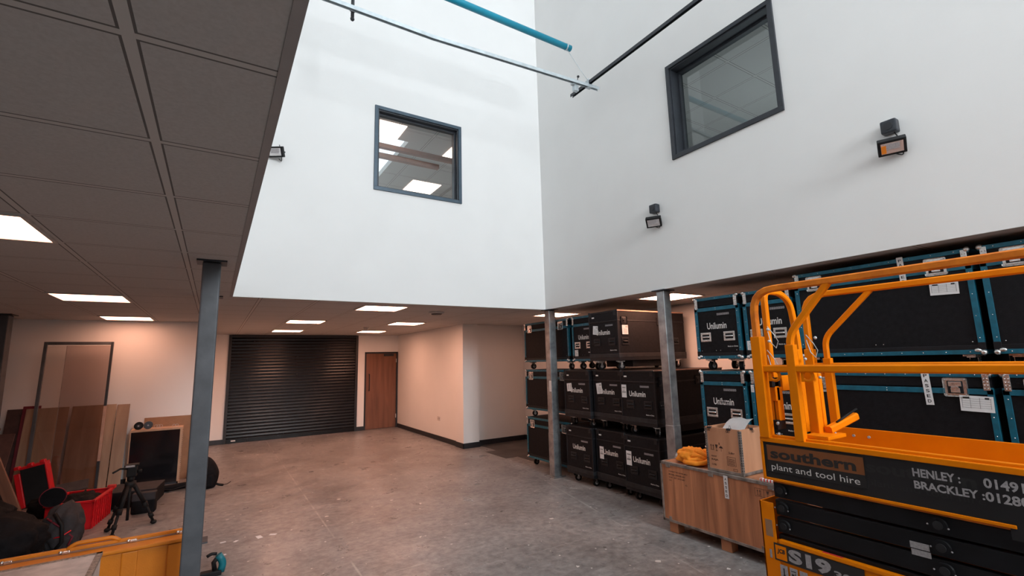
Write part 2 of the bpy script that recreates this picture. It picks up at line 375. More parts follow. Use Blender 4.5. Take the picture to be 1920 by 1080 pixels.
# roof trusses in teal tube
for k, yy in enumerate((-1.4, .7, 2.8)):
    r = MB().m('teal').tube([(X0, yy, 9.6), (X1, yy, 9.6)], .05)
    r.tube([(X0, yy, 10.5), (X1, yy, 10.5)], .05)
    for j in range(6):
        a = X0+(X1-X0)*j/6; b_ = X0+(X1-X0)*(j+.5)/6; c = X0+(X1-X0)*(j+1)/6
        r.tube([(a, yy, 9.6), (b_, yy, 10.5), (c, yy, 9.6)], .028, 8)
    prop(r.build('roof_truss'), 'teal tubular roof truss crossing the void, ' + ('farthest from the window wall', 'the middle one', 'nearest the window wall')[k], 'truss', 'roof trusses')
# lower walls
SHY = 12.75
w_ = MB().m('wall'); w_.box(-.05, .285, SHY, SHY+.2, 0, H); w_.box(3.155, 3.37, SHY, SHY+.2, 0, H); w_.box(3.37, 4.27, SHY, SHY+.2, 2.0, H); w_.box(4.27, 4.5, SHY, SHY+.2, 0, H)
w_.box(.285, 3.155, SHY+.12, SHY+.2, 0, H); w_.box(3.37, 4.27, SHY+.12, SHY+.2, 0, 2.0)
struct(w_, 'wall_back')
struct(MB().m('wall').box(4.27, 4.6, 8.78, SHY, 0, H).box(4.245, 4.59, 8.66, 9.0, 0, H), 'wall_back_right')
struct(MB().m('wall').box(4.6, 6.0, 8.8, 9.0, 0, H), 'wall_alcove')
struct(MB().m('wall').box(5.8, 6.0, -8.2, 8.8, 0, H), 'wall_right')
struct(MB().m('wall').box(-6, -.22, 9.3, 9.5, 0, H).box(-.25, -.05, 9.3, SHY+.2, 0, H), 'wall_left_back')
struct(MB().m('wall').box(-6.2, -6, -8.2, 9.5, 0, H), 'wall_left')
struct(MB().m('wall').box(-6, 6, -8.4, -8.2, 0, H), 'wall_front')
def base(name, *bs):
    b = MB().m('base')
    for q in bs: b.box(*q, 0, .10, .004)
    struct(b, name)
base('baseboard_back', (-.04, .285, SHY-.018, SHY), (3.155, 3.37, SHY-.018, SHY))
base('baseboard_right', (4.252, 4.27, 9.0, SHY-.02), (4.227, 4.245, 8.642, 9.0), (4.227, 4.608, 8.642, 8.66), (4.59, 4.608, 8.66, 8.8))
base('baseboard_alcove', (4.61, 5.79, 8.782, 8.8), (5.782, 5.8, 3, 8.78))
base('baseboard_left', (-6, -.23, 9.282, 9.3))
# rooms behind the two upper windows
struct(MB().m('wall').box(0, 6.2, 10.4, 10.6, 3.1, 5.3).box(-.2, 0, 6.02, 10.6, 3.1, 5.3).box(6.0, 6.2, 6.02, 10.6, 3.1, 5.3), 'wall_upper_back_room')
struct(MB().m('tile').box(2.5, 6.2, 6.02, 10.6, 5.3, 5.4).box(-.2, 2.5, 6.02, 7.05, 5.3, 5.4).box(-.2, 2.5, 10.0, 10.6, 5.3, 5.4).box(-.2, .2, 7.05, 10, 5.3, 5.4), 'ceiling_upper_back_room')  # opening on the left added so bright sky shows through the window
for nm, zz, x1, lb in (('roof_beam', 5.02, 3.9, 'upper warm lit brown steel beam seen inside the left upper window'), ('roof_beam', 4.86, 2.93, 'lower warm lit brown steel beam seen inside the left upper window')):
    prop(MB().m('warmbeam').box(-.0, x1, 6.78, 6.86, zz-.035, zz+.035, .004).build(nm), lb, 'beam', 'beams in the upper room')
struct(MB().m('wall').box(-.2, 6.2, 6.02, 10.6, 3.0, 3.1), 'floor_upper_back_room')
struct(MB().m('wall').box(8.3, 8.5, -1, 5.6, 3.1, 5.3).box(4.47, 8.5, 5.6, 5.8, 3.1, 5.3).box(4.47, 8.5, -1.2, -1, 3.1, 5.3), 'wall_upper_right_room')
struct(MB().m('tile').box(4.47, 8.5, -1.2, 5.8, 5.3, 5.4), 'ceiling_upper_right_room')
struct(MB().m('wall').box(4.47, 8.5, -1.2, 5.8, 3.0, 3.1), 'floor_upper_right_room')
# windows: frame proud of the wall, stepped reveal, pane
def window(name, axis, a0, a1, z0, z1, c, fm, depth):
    root = thing(name, None, None); root['kind'] = 'structure'
    s = 1
    def bx(b, p, q, d0, d1, r, t):
        if axis == 'y': b.box(p, q, c+d0, c+d1, r, t, .003)
        else: b.box(c+d0, c+d1, p, q, r, t, .003)
    f = MB().m(fm)
    def ring(b, o, i, d0, d1):
        bx(b, a0+o, a1-o, d0, d1, z0+o, z0+i); bx(b, a0+o, a1-o, d0, d1, z1-i, z1-o)
        bx(b, a0+o, a0+i, d0, d1, z0+i, z1-i); bx(b, a1-i, a1-o, d0, d1, z0+i, z1-i)
    ring(f, 0, .045, -.02, .01); f.build('window_frame', root)
    g = MB().m('frame'); ring(g, .035, .06, .0, depth); ring(g, .055, .085, depth-.045, depth+.02); g.build('reveal_lining', root)
    p = MB().m('glass')
    if axis == 'y': p.box(a0+.07, a1-.07, c+depth-.012, c+depth-.006, z0+.07, z1-.07)
    else: p.box(c+depth-.012, c+depth-.006, a0+.07, a1-.07, z0+.07, z1-.07)
    p.build('window_pane', root)
window('window_1', 'y', WA[0], WA[1], WA[2], WA[3], Y1, 'bluegrey', .11)
window('window_2', 'x', WB[0], WB[1], WB[2], WB[3], X1, 'frame', .16)
# roller shutter
d1 = thing('door_1', None, None); d1['kind'] = 'structure'
sh = MB().m('shutter'); n = 31; hh = 2.30/n; prof = []
for i in range(n):
    for k in range(6):
        t = k/6; prof.append((SHY-.006-.009*math.sin(math.pi*min(1, t*1.12))**.8 if t < .9 else SHY-.003, .09+hh*(i+t)))
prof.append((SHY-.004, 2.39))
t = bmesh.new(); va = [t.verts.new((.30, y, z)) for y, z in prof]; vb = [t.verts.new((3.14, y, z)) for y, z in prof]
for i in range(len(prof)-1):
    f = t.faces.new([va[i], vb[i], vb[i+1], va[i+1]]); f.smooth = True
va2 = [t.verts.new((x, SHY+.03, z)) for x in (.30, 3.14) for z in (.09, 2.39)]
t.faces.new([va2[0], va2[2], va2[3], va2[1]]); sh.merge(t); sh.build('shutter_curtain', d1)
MB().m('base').box(.252, .31, SHY-.035, SHY+.02, 0, 2.44, .004).build('guide_rail', d1)
MB().m('base').box(3.13, 3.188, SHY-.035, SHY+.02, 0, 2.44, .004).build('guide_rail', d1)
MB().m('base').box(.31, 3.13, SHY-.03, SHY+.02, 2.385, 2.445, .004).build('head_rail', d1)
bb = MB().m('shutter').box(.31, 3.13, SHY-.03, SHY+.01, .0, .095, .006).build('bottom_rail', d1)
MB().m('paper').box(.41, .50, SHY-.0325, SHY-.030, .04, .065).build('name_plate', bb)
# walnut door
d2 = thing('door_2', None, None); d2['kind'] = 'structure'
MB().m('base').box(3.37, 3.41, SHY-.02, SHY+.1, 0, 2.0, .003).box(4.225, 4.265, SHY-.02, SHY+.1, 0, 2.0, .003).box(3.37, 4.265, SHY-.02, SHY+.1, 1.965, 2.005, .003).build('door_frame', d2)
lf = MB().m('door').box(3.412, 4.223, SHY+.005, SHY+.05, .008, 1.963, .002).build('door_leaf', d2)
MB().m('base').tube([(3.49, SHY+.005, 1.0), (3.49, SHY-.045, 1.0), (3.49, SHY-.045, 1.42), (3.49, SHY+.005, 1.42)], .013).build('pull_handle', lf)
MB().m('base').box(3.88, 4.14, SHY-.045, SHY+.005, 1.89, 1.955, .006).build('door_closer', lf)
hg = MB().m('socket')
for z in (.25, 1.72): hg.box(4.212, 4.228, SHY-.022, SHY-.002, z, z+.1)
hg.build('hinge', d2)
# sheet in the alcove
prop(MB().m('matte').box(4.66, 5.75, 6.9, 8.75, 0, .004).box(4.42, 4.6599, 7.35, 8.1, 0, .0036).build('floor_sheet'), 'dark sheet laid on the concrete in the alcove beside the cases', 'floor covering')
# wall socket
sk = MB().m('socket').box(4.262, 4.27, 9.86, 10.0, .42, .51, .003); sk.m('ink')
for y in (9.895, 9.965): sk.box(4.2605, 4.2622, y-.006, y+.006, .455, .475)
prop(sk.build('wall_socket'), 'small white double socket low on the pink lit wall', 'socket')

# ================================================================ ceiling lights
lights = []
def ceil_light(loc, label, proto={}):
    k = 'led' if loc[0] < 0 else 'led2'
    if k not in proto:
        t = thing('ceiling_light', label, 'light', loc, 0, 'square recessed ceiling panels')
        f = MB().m('socket')
        for q in ((.004, .596, .004, .024), (.004, .596, .576, .596), (.004, .024, .024, .576), (.576, .596, .024, .576)): f.box(*q, -.012, 0)
        f.build('frame', t); MB().m(k).box(.024, .576, .024, .576, -.008, -.001).build('diffuser', t); proto[k] = t; return t
    return dup(proto[k], loc, label)
for x, y, lb in [
    (-1.41, 3.066, 'lit square ceiling panel cut by the left edge of the photo'),
    (-1.41, 6.066, 'lit square ceiling panel left of the grey post, middle of the left row'),
    (-1.41, 8.466, 'lit square ceiling panel nearest the wall behind the leaning boards'),
    (.99, 8.466, 'lit ceiling panel over the shutter side, one row in front of the shutter'),
    (.99, 10.866, 'lit ceiling panel closest to the middle of the black shutter'),
    (1.59, 6.066, 'largest lit ceiling panel right below the white atrium back wall'),
    (2.79, 8.466, 'lit ceiling panel beside the round ceiling sensor, near the right wall'),
    (2.79, 10.866, 'lit ceiling panel in front of the walnut door'),
    (4.59, 6.066, 'lit ceiling panel behind the galvanised post with the kinked sleeve'),
    (4.59, 3.666, 'lit ceiling panel above the black cases, behind the nearer galvanised post')]:
    ceil_light((x, y, H), lb)
ul = None
for x, y, lb in [(3.14, 8.56, 'lit panel seen low through the left upper window'), (3.2, 6.86, 'lit panel at the right edge of the left upper window'), (1.7, 6.55, 'lit panel at the left edge of the left upper window')]:
    if ul is None:
        ul = thing('upper_ceiling_light', lb, 'light', (x, y, 5.3), 0, 'ceiling panels in the upper room')
        MB().m('ledup').box(0, .6, 0, .6, -.01, -.001).build('diffuser', ul)
    else: dup(ul, (x, y, 5.3), lb)
t = thing('ceiling_sensor', 'round flat white sensor on the ceiling near the largest panel', 'sensor', (2.81, 6.62, H))
MB().m('socket').cyl((0, 0, -.03), (0, 0, 0), .105, 24, .12).build('base_ring', t); MB().m('base').cyl((0, 0, -.045), (0, 0, -.03), .07, 24, .085).build('cover', t)
t = thing('smoke_detector', 'small round detector on the ceiling above the walnut door', 'detector', (2.63, 9.9, H))
MB().m('socket').cyl((0, 0, -.025), (0, 0, 0), .055, 20).build('base_ring', t); MB().m('socket').cyl((0, 0, -.055), (0, 0, -.025), .03, 20, .05).build('cover', t)

# ================================================================ posts
def post(name, x0, x1, y0, y1, m, label, sleeve=None, plate=True):
    t = thing(name, label, 'post', ((x0+x1)/2, (y0+y1)/2, 0), 0, 'steel posts'); wx, wy = (x1-x0)/2, (y1-y0)/2
    MB().m(m).box(-wx, wx, -wy, wy, .012, H-.013, .012, seg=3).build('shaft', t)
    if plate: MB().m(m).box(-wx-.045, wx+.045, -wy-.045, wy+.045, 0, .012, .002).build('foot_plate', t)
    MB().m('frame').box(-wx-.035, wx+.035, -wy-.035, wy+.035, H-.012, H, .002).build('head_plate', t)
    if sleeve:
        s = MB().m(m).box(-wx-.003, wx+.003, -wy-.003, wy+.003, .013, sleeve, .012, seg=3).build('sleeve', t)
    return t
post('steel_post', -.113, .0, 3.87, 3.98, 'steel', 'dark grey painted steel post nearest on the left')
post('steel_post', -.113, -.0, 5.84, 5.95, 'steel', 'dark grey steel post hidden behind the near left post, only its foot plate showing')
p2 = post('steel_post', 4.275, 4.40, 5.745, 5.865, 'galv', 'galvanised steel post under the atrium corner, in front of the blue trimmed cases', .62)
post('steel_post', 4.275, 4.39, 3.555, 3.665, 'galv', 'galvanised steel post behind the wooden crate, beside the black cases', .95)
MB().m('paper').box(-.001, 0, -.03, .025, 0, .16).build('paper_label', p2).location = (-.064, -.03, 1.22)
post('steel_post', -2.46, -2.27, 8.5, 8.68, 'steel', 'dark steel post cut by the left edge of the photo', plate=True)

# ================================================================ flight cases
UX, UY = (0, -1, 0), (0, 0, 1)           # lettering on faces looking towards -X
def shared(fn):
    cache = {}
    def g(*a):
        if a not in cache: cache[a] = fn(*a)
        return cache[a]
    return g
def mesh_of(mb, name):
    o = mb.build(name); me = o.data; bpy.data.objects.remove(o); return me
def inst(me, name, parent, loc=(0, 0, 0), rz=0, mat_over=None):
    o = bpy.data.objects.new(name, me); C.objects.link(o); o.parent = parent; o.location = loc; o.rotation_euler = (0, 0, rz); return o
# all face hardware modelled facing -X, centre at origin
@shared
def handle_mesh(m):
    b = MB().m(m); W, Hh = .062, .048
    b.box(-.006, 0, -W, W, .026, Hh, .004).box(-.006, 0, -W, W, -Hh, -.026, .004).box(-.006, 0, -W, -.042, -.027, .027, .003).box(-.006, 0, .042, W, -.027, .027, .003)
    b.m('rubber' if m == 'blackedge' else 'blackedge').box(-.002, 0, -.042, .042, -.027, .027)
    b.m(m).tube(fillet([(-.003, -.036, 0), (-.012, -.036, 0), (-.012, .036, 0), (-.003, .036, 0)], .006, 2), .0085, 8)
    if m == 'chrome':
        for i in range(7):
            for s in (-1, 1): b.sph((-.0065, -.051+i*.017, s*.037), .0025, seg=6)
    return mesh_of(b, 'handle')
@shared
def latch_mesh(m):
    b = MB().m(m); b.box(-.007, 0, -.052, .052, -.052, .052, .012, seg=3)
    b.m('blackedge').box(-.009, -.006, -.034, .034, -.034, .034, .002)
    b.m(m).box(-.013, -.008, -.028, .028, .004, .03, .002).box(-.013, -.008, -.02, .02, -.03, -.004, .002)
    b.cyl((-.018, 0, 0), (-.006, 0, 0), .011, 12).box(-.02, -.016, -.016, .016, -.004, .004, .001)
    for i in (-1, 1):
        for j in (-1, 1): b.sph((-.008, i*.042, j*.042), .0035, seg=6)
    return mesh_of(b, 'latch')
@shared
def caster_mesh():
    b = MB().m('chrome').box(-.045, .045, -.04, .04, .103, .118, .002)
    b.box(-.006, .022, -.027, -.023, .045, .104, .001).box(-.006, .022, .023, .027, .045, .104, .001).box(-.03, .02, -.027, .027, .094, .104, .002)
    b.cyl((.01, -.03, .045), (.01, .03, .045), .007, 8); return mesh_of(b, 'caster')
@shared
def wheel_mesh():
    b = MB().m('rubber').cyl((.01, -.018, .045), (.01, .018, .045), .045, 20)
    b.m('dimwhite').cyl((.01, -.0195, .045), (.01, .0195, .045), .022, 14); return mesh_of(b, 'wheel')
@shared
def ball_mesh(m, s):
    b = MB().m(m).sph((0, 0, 0), .016, seg=10); b.box(-.007, .002, 0, -s*.05, -.055, .0, .002).box(-.007, .05, s*.002, -s*.007, -.055, .0, .002)
    return mesh_of(b, 'ball_corner')
def icons(mb, y, z, k=7, s=.017, horizontal=-1):
    """strip of transport symbols on a face looking to -X, running towards -Y"""
    mb.m('dimwhite')
    for i in range(k):
        yy = y - i*(s*1.18); mb.quad([(0, yy, z), (0, yy-s, z), (0, yy-s, z+s*1.25), (0, yy, z+s*1.25)])
    mb.m('ink')
    for i in range(k):
        yy = y - i*(s*1.18) - s/2; zc = z+s*.62; e = -.0006
        if i % 3 == 0: mb.quad([(e, yy+.001, zc-.007), (e, yy+.004, zc-.007), (e, yy+.004, zc+.006), (e, yy+.001, zc+.006)]); mb.quad([(e, yy-.004, zc-.007), (e, yy-.001, zc-.007), (e, yy-.001, zc+.006), (e, yy-.004, zc+.006)])
        elif i % 3 == 1: mb.quad([(e, yy+.005, zc+.006), (e, yy-.005, zc+.006), (e, yy-.001, zc-.002), (e, yy+.001, zc-.002)]); mb.quad([(e, yy+.003, zc-.007), (e, yy-.003, zc-.007), (e, yy-.003, zc-.005), (e, yy+.003, zc-.005)])
        else: mb.quad([(e, yy+.006, zc), (e, yy-.006, zc), (e, yy-.002, zc+.006), (e, yy+.002, zc+.006)]); mb.quad([(e, yy+.0008, zc-.008), (e, yy-.0008, zc-.008), (e, yy-.0008, zc), (e, yy+.0008, zc)])
def sticker(parent, y, z, wd, ht, tilt, kind, x=-.004, name='paper_label'):
    b = MB().m('paper').box(-.0008, 0, -wd/2, wd/2, -ht/2, ht/2); b.m('ink'); e = -.0014
    def bar(y0, y1, z0, z1): b.quad([(e, y0, z0), (e, y1, z0), (e, y1, z1), (e, y0, z1)])
    if kind == 'bar':          # two barcodes
        for zc, h_ in ((.27, .10), (-.08, .13)):
            for i in range(11): bar(-wd*.36+i*wd*.068, -wd*.36+i*wd*.068+wd*(.028+.02*(i % 2)), ht*(zc-h_/2), ht*(zc+h_/2))
        for i in range(3): bar(-wd*.2, wd*.25, ht*(.09-.03*i), ht*(.098-.03*i))
    elif kind == 'text':
        for i in range(6): bar(-wd*.36, wd*(.3-.1*(i % 2)), ht*(.05-.09*i), ht*(.067-.09*i))
        for i in range(4): bar(-wd*.4+i*wd*.09, -wd*.36+i*wd*.09, ht*.22, ht*.38)
    elif kind == 'vert':
        for yc in (-.28, .12):
            for i in range(10): bar(wd*yc-wd*.06, wd*yc+wd*.06, ht*(-.34+i*.07), ht*(-.34+i*.07+.03+.02*(i % 2)))
    elif kind == 'form':
        for i in range(5): bar(-wd*.42, wd*.44, ht*(.3-.14*i), ht*(.31-.14*i))
        for yy in (-.42, -.1, .18, .43): bar(wd*yy, wd*yy+.0015, -ht*.3, ht*.4)
        bar(wd*.2, wd*.4, ht*.3, ht*.42); bar(-wd*.38, -wd*.25, ht*.3, ht*.42)
    o = b.build(name, parent); o.location = (x, y, z); o.rotation_euler = (tilt, 0, 0); return o
def tape(parent, letters, y, z, wd, pitch, tilt, x):
    n = len(letters); b = MB().m('paper').box(-.0008, 0, -wd/2, wd/2, -pitch*(n+.3), pitch*.3); b.m('ink')
    for i, c in enumerate(letters): put_text(b, c, (-.0014, wd*.24, -pitch*(i+.85)), UX, UY, wd*.48, pitch*.62, .02)
    o = b.build('letter_tape', parent); o.location = (x, y, z); o.rotation_euler = (tilt, 0, 0); return o
def casters(t, y0, y1, L, dx=.10, dy=.09):
    for x in (dx, L-dx):
        for y in (y0+dy, y1-dy):
            c = inst(caster_mesh(), 'caster', t, (x, y, 0), random.uniform(-.5, .5)); inst(wheel_mesh(), 'wheel', c)
ZB, ZT = .118, .763
def black_case(x, y0, row, label, stick=None, wd=.55, L=1.29, dot=True, side=False, tagc='black cases stacked behind the galvanised posts'):
    z = row*.77; t = thing('flight_case', label, 'case', (x, y0+wd/2, z), 0, tagc); h = wd/2
    zb = .15 if row == 0 else ZB
    b = MB().m('black').box(.004, L, -h+.004, h-.004, ZB+.09, .625, .003); b.build('body', t)
    MB().m('blackedge').box(-.004, L+.004, -h-.002, h+.002, ZB, ZB+.093, .004).m('skirt').box(-.008, L+.006, -h-.004, h+.004, ZB+.04, ZB+.092, .004).build('base_tray', t)
    lid = MB().m('black').box(.002, L, -h+.002, h-.002, .628, ZT, .004); lid.m('blackedge').box(-.003, L+.002, -h-.001, h+.001, .622, .636, .002)
    lid.box(-.004, .016, -h, h, ZT-.018, ZT+.001, .003).box(-.004, L, -h-.001, -h+.015, ZT-.018, ZT+.001, .003).box(-.004, L, h-.015, h+.001, ZT-.018, ZT+.001, .003); lid.build('lid', t)
    for s in (-1, 1):
        e = MB().m('blackedge'); e.box(-.002, .014, s*h-(.014 if s > 0 else 0), s*h+(.014 if s < 0 else 0), ZB+.09, ZT-.01, .002)
        e.build('edge_trim', t)
    tx = MB().m('white'); put_text(tx, 'Unilumin', (-.0006, h-.14, .455), UX, UY, .26, .066, .018); tx.build('lettering', t)['label'] = 'white Unilumin lettering'
    ic = MB(); icons(ic, h-.32, .565); ic.build('transport_symbols', t).location = (-.0006, 0, 0)
    tm = MB().m('white'); put_text(tm, 'Made in China', (-.0006, -h+.16, .245), UX, UY, .12, .014, .02); tm.build('small_lettering', t)
    for yy in (h-.15, -h+.12): inst(handle_mesh('blackedge'), 'handle', t, (.002, yy, .36))
    if dot: MB().m('white').box(-.006, -.004, h-.115, h-.07, .685, .702).build('small_tag', t)
    if side:
        for xx in (.11, .78): inst(latch_mesh('blackedge'), 'latch', t, (xx, -h+.004, .63), math.pi/2)
        for xx in (.12, L-.2): inst(handle_mesh('blackedge'), 'handle', t, (xx, -h+.004, .36), math.pi/2)
    if stick: sticker(t, *stick)
    for sg_ in (-1, 1): inst(ball_mesh('blackedge', sg_), 'ball_corner', t, (.0, sg_*(h-.016), ZT-.008))
    MB().m('rubber').box(.26, L-.26, -h+.03, h-.03, .035, ZB, .004).build('dark_gap_filler', t)  # added dark block, keeps the gap between the casters dark
    casters(t, -h, h, L)
    return t
def blue_case(x, y0, y1, row, label, kind, L=.6, top=ZT, stick=None, grp='blue trimmed cases'):
    z = row*.77; wd = y1-y0; t = thing('flight_case', label, 'case', (x, (y0+y1)/2, z), 0, grp); h = wd/2; T = top
    MB().m('black').box(.004, L-.004, -h+.004, h-.004, ZB+.01, T-.105, .002).build('body', t)
    lid = MB().m('black').box(.004, L-.004, -h+.004, h-.004, T-.1, T-.005, .003).build('lid', t)
    w_ = .034; r = MB().m('blue')
    def riv(b, y, zz): b.m('chrome').sph((-.0035, y, zz), .0042, seg=6); b.m('blue')
    # bottom rail with black plate above, seam bands, top rail, uprights
    r.box(-.004, .03, -h, h, ZB, ZB+.03, .002).box(-.004, .03, -h, h, T-.145, T-.108, .002).box(-.004, .03, -h, h, T-.03, T, .002)
    r.box(-.003, L, -h, -h+.03, T-.03, T+.001, .002).box(-.003, L, h-.03, h, T-.03, T+.001, .002).box(L-.03, L, -h, h, T-.03, T, .002)
    r.box(-.001, L, -h-.001, -h+.03, ZB, ZB+.03, .002).box(-.001, L, -h-.001, -h+.03, T-.145, T-.108, .002)
    r.box(-.001, L, h-.03, h+.001, ZB, ZB+.03, .002).box(-.001, L, h-.03, h+.001, T-.145, T-.108, .002)
    for s in (-1, 1):
        r.box(-.004, .03, s*h-(w_ if s > 0 else 0), s*h+(w_ if s < 0 else 0), ZB+.075, T-.10, .002)
        r.box(L-.03, L+.002, s*h-(w_ if s > 0 else 0), s*h+(w_ if s < 0 else 0), ZB+.02, T-.10, .002)
        k = 4
        for i in range(k): riv(r, s*(h-.02), ZB+.11+i*(T-ZB-.28)/(k-1))
    n = max(3, int(wd/.13))
    for i in range(n):
        yy = -h+.08+(wd-.16)*i/(n-1); riv(r, yy, ZB+.016); riv(r, yy, T-.014)
    riv(r, 0, T-.118); riv(r, 0, T-.135); riv(r, -h+.06, ZB+.085); riv(r, h-.06, ZB+.085); riv(r, .03, ZB+.085); riv(r, -.02, ZB+.085)
    r.build('edge_trim', t)
    MB().m('blackedge').box(-.005, .03, -h-.002, -h+.036, ZB+.03, ZB+.08, .002).box(-.005, .03, h-.036, h+.002, ZB+.03, ZB+.08, .002).box(-.0005, .02, -h, h, ZB+.03, ZB+.062, .002).build('corner_plates', t)
    for s in (-1, 1):
        c = MB().m('chrome').sph((0, 0, 0), .019, seg=10); c.box(-.008, .0, -.034*s if s > 0 else 0, 0 if s > 0 else .034, -.11, .0, .003)
        for i in range(4): c.sph((-.009, -s*.01, -.03-.022*i), .004, seg=6); c.sph((-.009, -s*.026, -.03-.022*i), .004, seg=6)
        o = c.build('corner_bracket', t); o.location = (0, s*(h-.012), T-.008)
        c = MB().m('chrome').sph((0, 0, 0), .019, seg=10); c.sph((-.002, -s*.028, .014), .018, (.8, 1.2, .8), 8); o = c.build('ball_corner', t); o.location = (0, s*(h-.012), ZB+.012)
    if kind == 'short':
        tx = MB().m('white'); put_text(tx, 'Unilumin', (-.0002, h-.14, .425), UX, UY, .225, .068, .018); tx.build('lettering', t)['label'] = 'white Unilumin lettering'
        ic = MB(); icons(ic, h-.265, .565); ic.build('transport_symbols', t).location = (-.0002, 0, 0)
        tm = MB().m('white'); put_text(tm, 'Made in China', (-.0002, -h+.155, .235), UX, UY, .11, .013, .02); tm.build('small_lettering', t)
        for yy in (h-.115, -h+.13): inst(handle_mesh('chrome'), 'handle', t, (.004, yy, .345))
    else:
        for yy in (h-.17, -h+.19): inst(latch_mesh('chrome'), 'latch', t, (.002, yy, T-.10)).scale = (1, 1.25, 1.25)
        if y1 < 3: MB().m('rubber').box(.2, L-.1, -h+.02, h-.02, .02, ZB, .004).build('dark_gap_filler', t)  # dark filler added here too, to shut out light under the long cases
    if stick:
        for s in stick: sticker(t, *s)
    casters(t, -h, h, L)
    return t
# black cases, three bays by three rows
black_case(4.33, 4.958, 0, 'black floor level case with no sticker, its white lettering fully clear')
black_case(4.38, 4.393, 0, 'middle black case on the floor row, white barcode sticker over its first letter', (.165, .47, .075, .155, 0, 'bar'))
black_case(4.33, 3.825, 0, 'rightmost black case on the floor row, its left part carrying a long barcode sticker', (.20, .49, .085, .165, 0, 'bar'))
black_case(4.33, 4.958, 1, 'leftmost black case of the middle row, squarish sticker above its lettering', (.155, .525, .105, .11, -.08, 'vert'))
black_case(4.38, 4.393, 1, 'middle black case of the middle row, tilted white sticker over its lettering', (.15, .525, .105, .14, -.12, 'text'))
cC = black_case(4.33, 3.825, 1, 'rightmost black case of the middle row, upright sticker at the left of its lettering', (.215, .515, .08, .155, 0, 'bar'), side=True)
black_case(4.33, 4.36, 2, 'only black case on the top row, lit brown on its long side by the ceiling', (.145, .525, .095, .115, .1, 'text'), side=True)
top = [o for o in bpy.data.objects if o.get('label', '').startswith('only black case')][0]
s_ = sticker(top, 0, 0, .105, .12, 0, 'text'); s_.rotation_euler = (0, 0, math.pi/2); s_.location = (.12, -.28, .51)
for o in top.children:
    if o.name.startswith('latch') or o.name.startswith('handle'):
        pass
tp = MB().m('dimwhite').box(0, .03, -.279, -.276, .38, .74); tp.build('letter_tape', cC).location = (1.12, -.002, 0)
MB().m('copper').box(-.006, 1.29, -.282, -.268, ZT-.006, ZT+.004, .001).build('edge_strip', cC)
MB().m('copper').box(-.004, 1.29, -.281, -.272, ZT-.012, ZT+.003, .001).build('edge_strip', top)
# blue trimmed cases left of the black ones
for row, lb in enumerate(('bottom blue trimmed long case behind the post under the atrium corner', 'middle blue trimmed long case behind the post under the atrium corner', 'top blue trimmed long case behind the post under the atrium corner')):
    blue_case(4.47, 5.53, 6.73, row, lb, 'long', grp='blue trimmed long cases behind the corner post')
blue_case(4.47, 4.95, 5.45, 2, 'blue trimmed case half hidden by the top black case, small square label under its handle', 'short', stick=[(.16, .235, .075, .09, 0, 'text')], grp='blue trimmed cases with chrome handles')
for r_ in (0, 1): pass
# blue trimmed short cases by the crate
G = 'blue trimmed cases with chrome handles'
for row, la, lb in ((0, 'blue trimmed case at floor level behind the wooden crate, left bay', 'blue trimmed case at floor level behind the wooden crate, right bay'),
                    (1, 'middle row blue trimmed case right above the plywood box with binder clips', 'middle row blue trimmed case seen through the orange gate of the lift'),
                    (2, 'top row blue trimmed case with nothing in front of its two chrome handles', 'top row blue trimmed case seen through the orange gate of the lift')):
    u = blue_case(4.40, 2.748, 3.262, row, la, 'short', grp=G)
    if row == 1:
        for k in range(2): MB().m('black').box(-.0018, -.0008, .02-.045*k, .03-.045*k, .44, .45).build('scuff', u)
        MB().m('black').box(-.0016, -.0008, -.06, .05, .452, .458).build('scuff', u)
    blue_case(4.40, 2.235, 2.705, row, lb, 'short', grp=G, stick=[(.2, .24, .045, .09, 0, 'text')] if row == 2 else ([(.215, .60, .03, .07, 0, 'text')] if row == 1 else None))
G = 'long blue trimmed cases behind the lift'
for row, a, b_ in ((0, 'lowest long blue trimmed case behind the lift, left of the seam', 'lowest long blue trimmed case at the right edge, behind the lift'),
                   (1, 'long blue trimmed case seen under the middle orange rail, white letter tape at its middle', 'long blue trimmed case cut by the right edge, middle row behind the lift'),
                   (2, 'tall long blue trimmed case right under the ceiling, white form label near its latch', 'tall blue trimmed case at the top right corner of the stack')):
    tp = .763 if row < 2 else .85
    u = blue_case(4.40, 1.01, 2.195, row, a, 'long', top=tp, grp=G, L=.7,
        stick=None if row == 0 else ([(-.50, .555, .17, .105, .03, 'form')] if row == 1 else [(-.43, .585, .16, .085, .03, 'form')]))
    v = blue_case(4.40, -.25, .968, row, b_, 'long', top=tp, grp=G, L=.7)
    if row == 1: tape(u, 'PASSED', -.245, .76, .045, .036, -.03, -.006)
    if row == 2: tape(u, 'PASSED', -.20, .85, .04, .032, -.03, -.006)

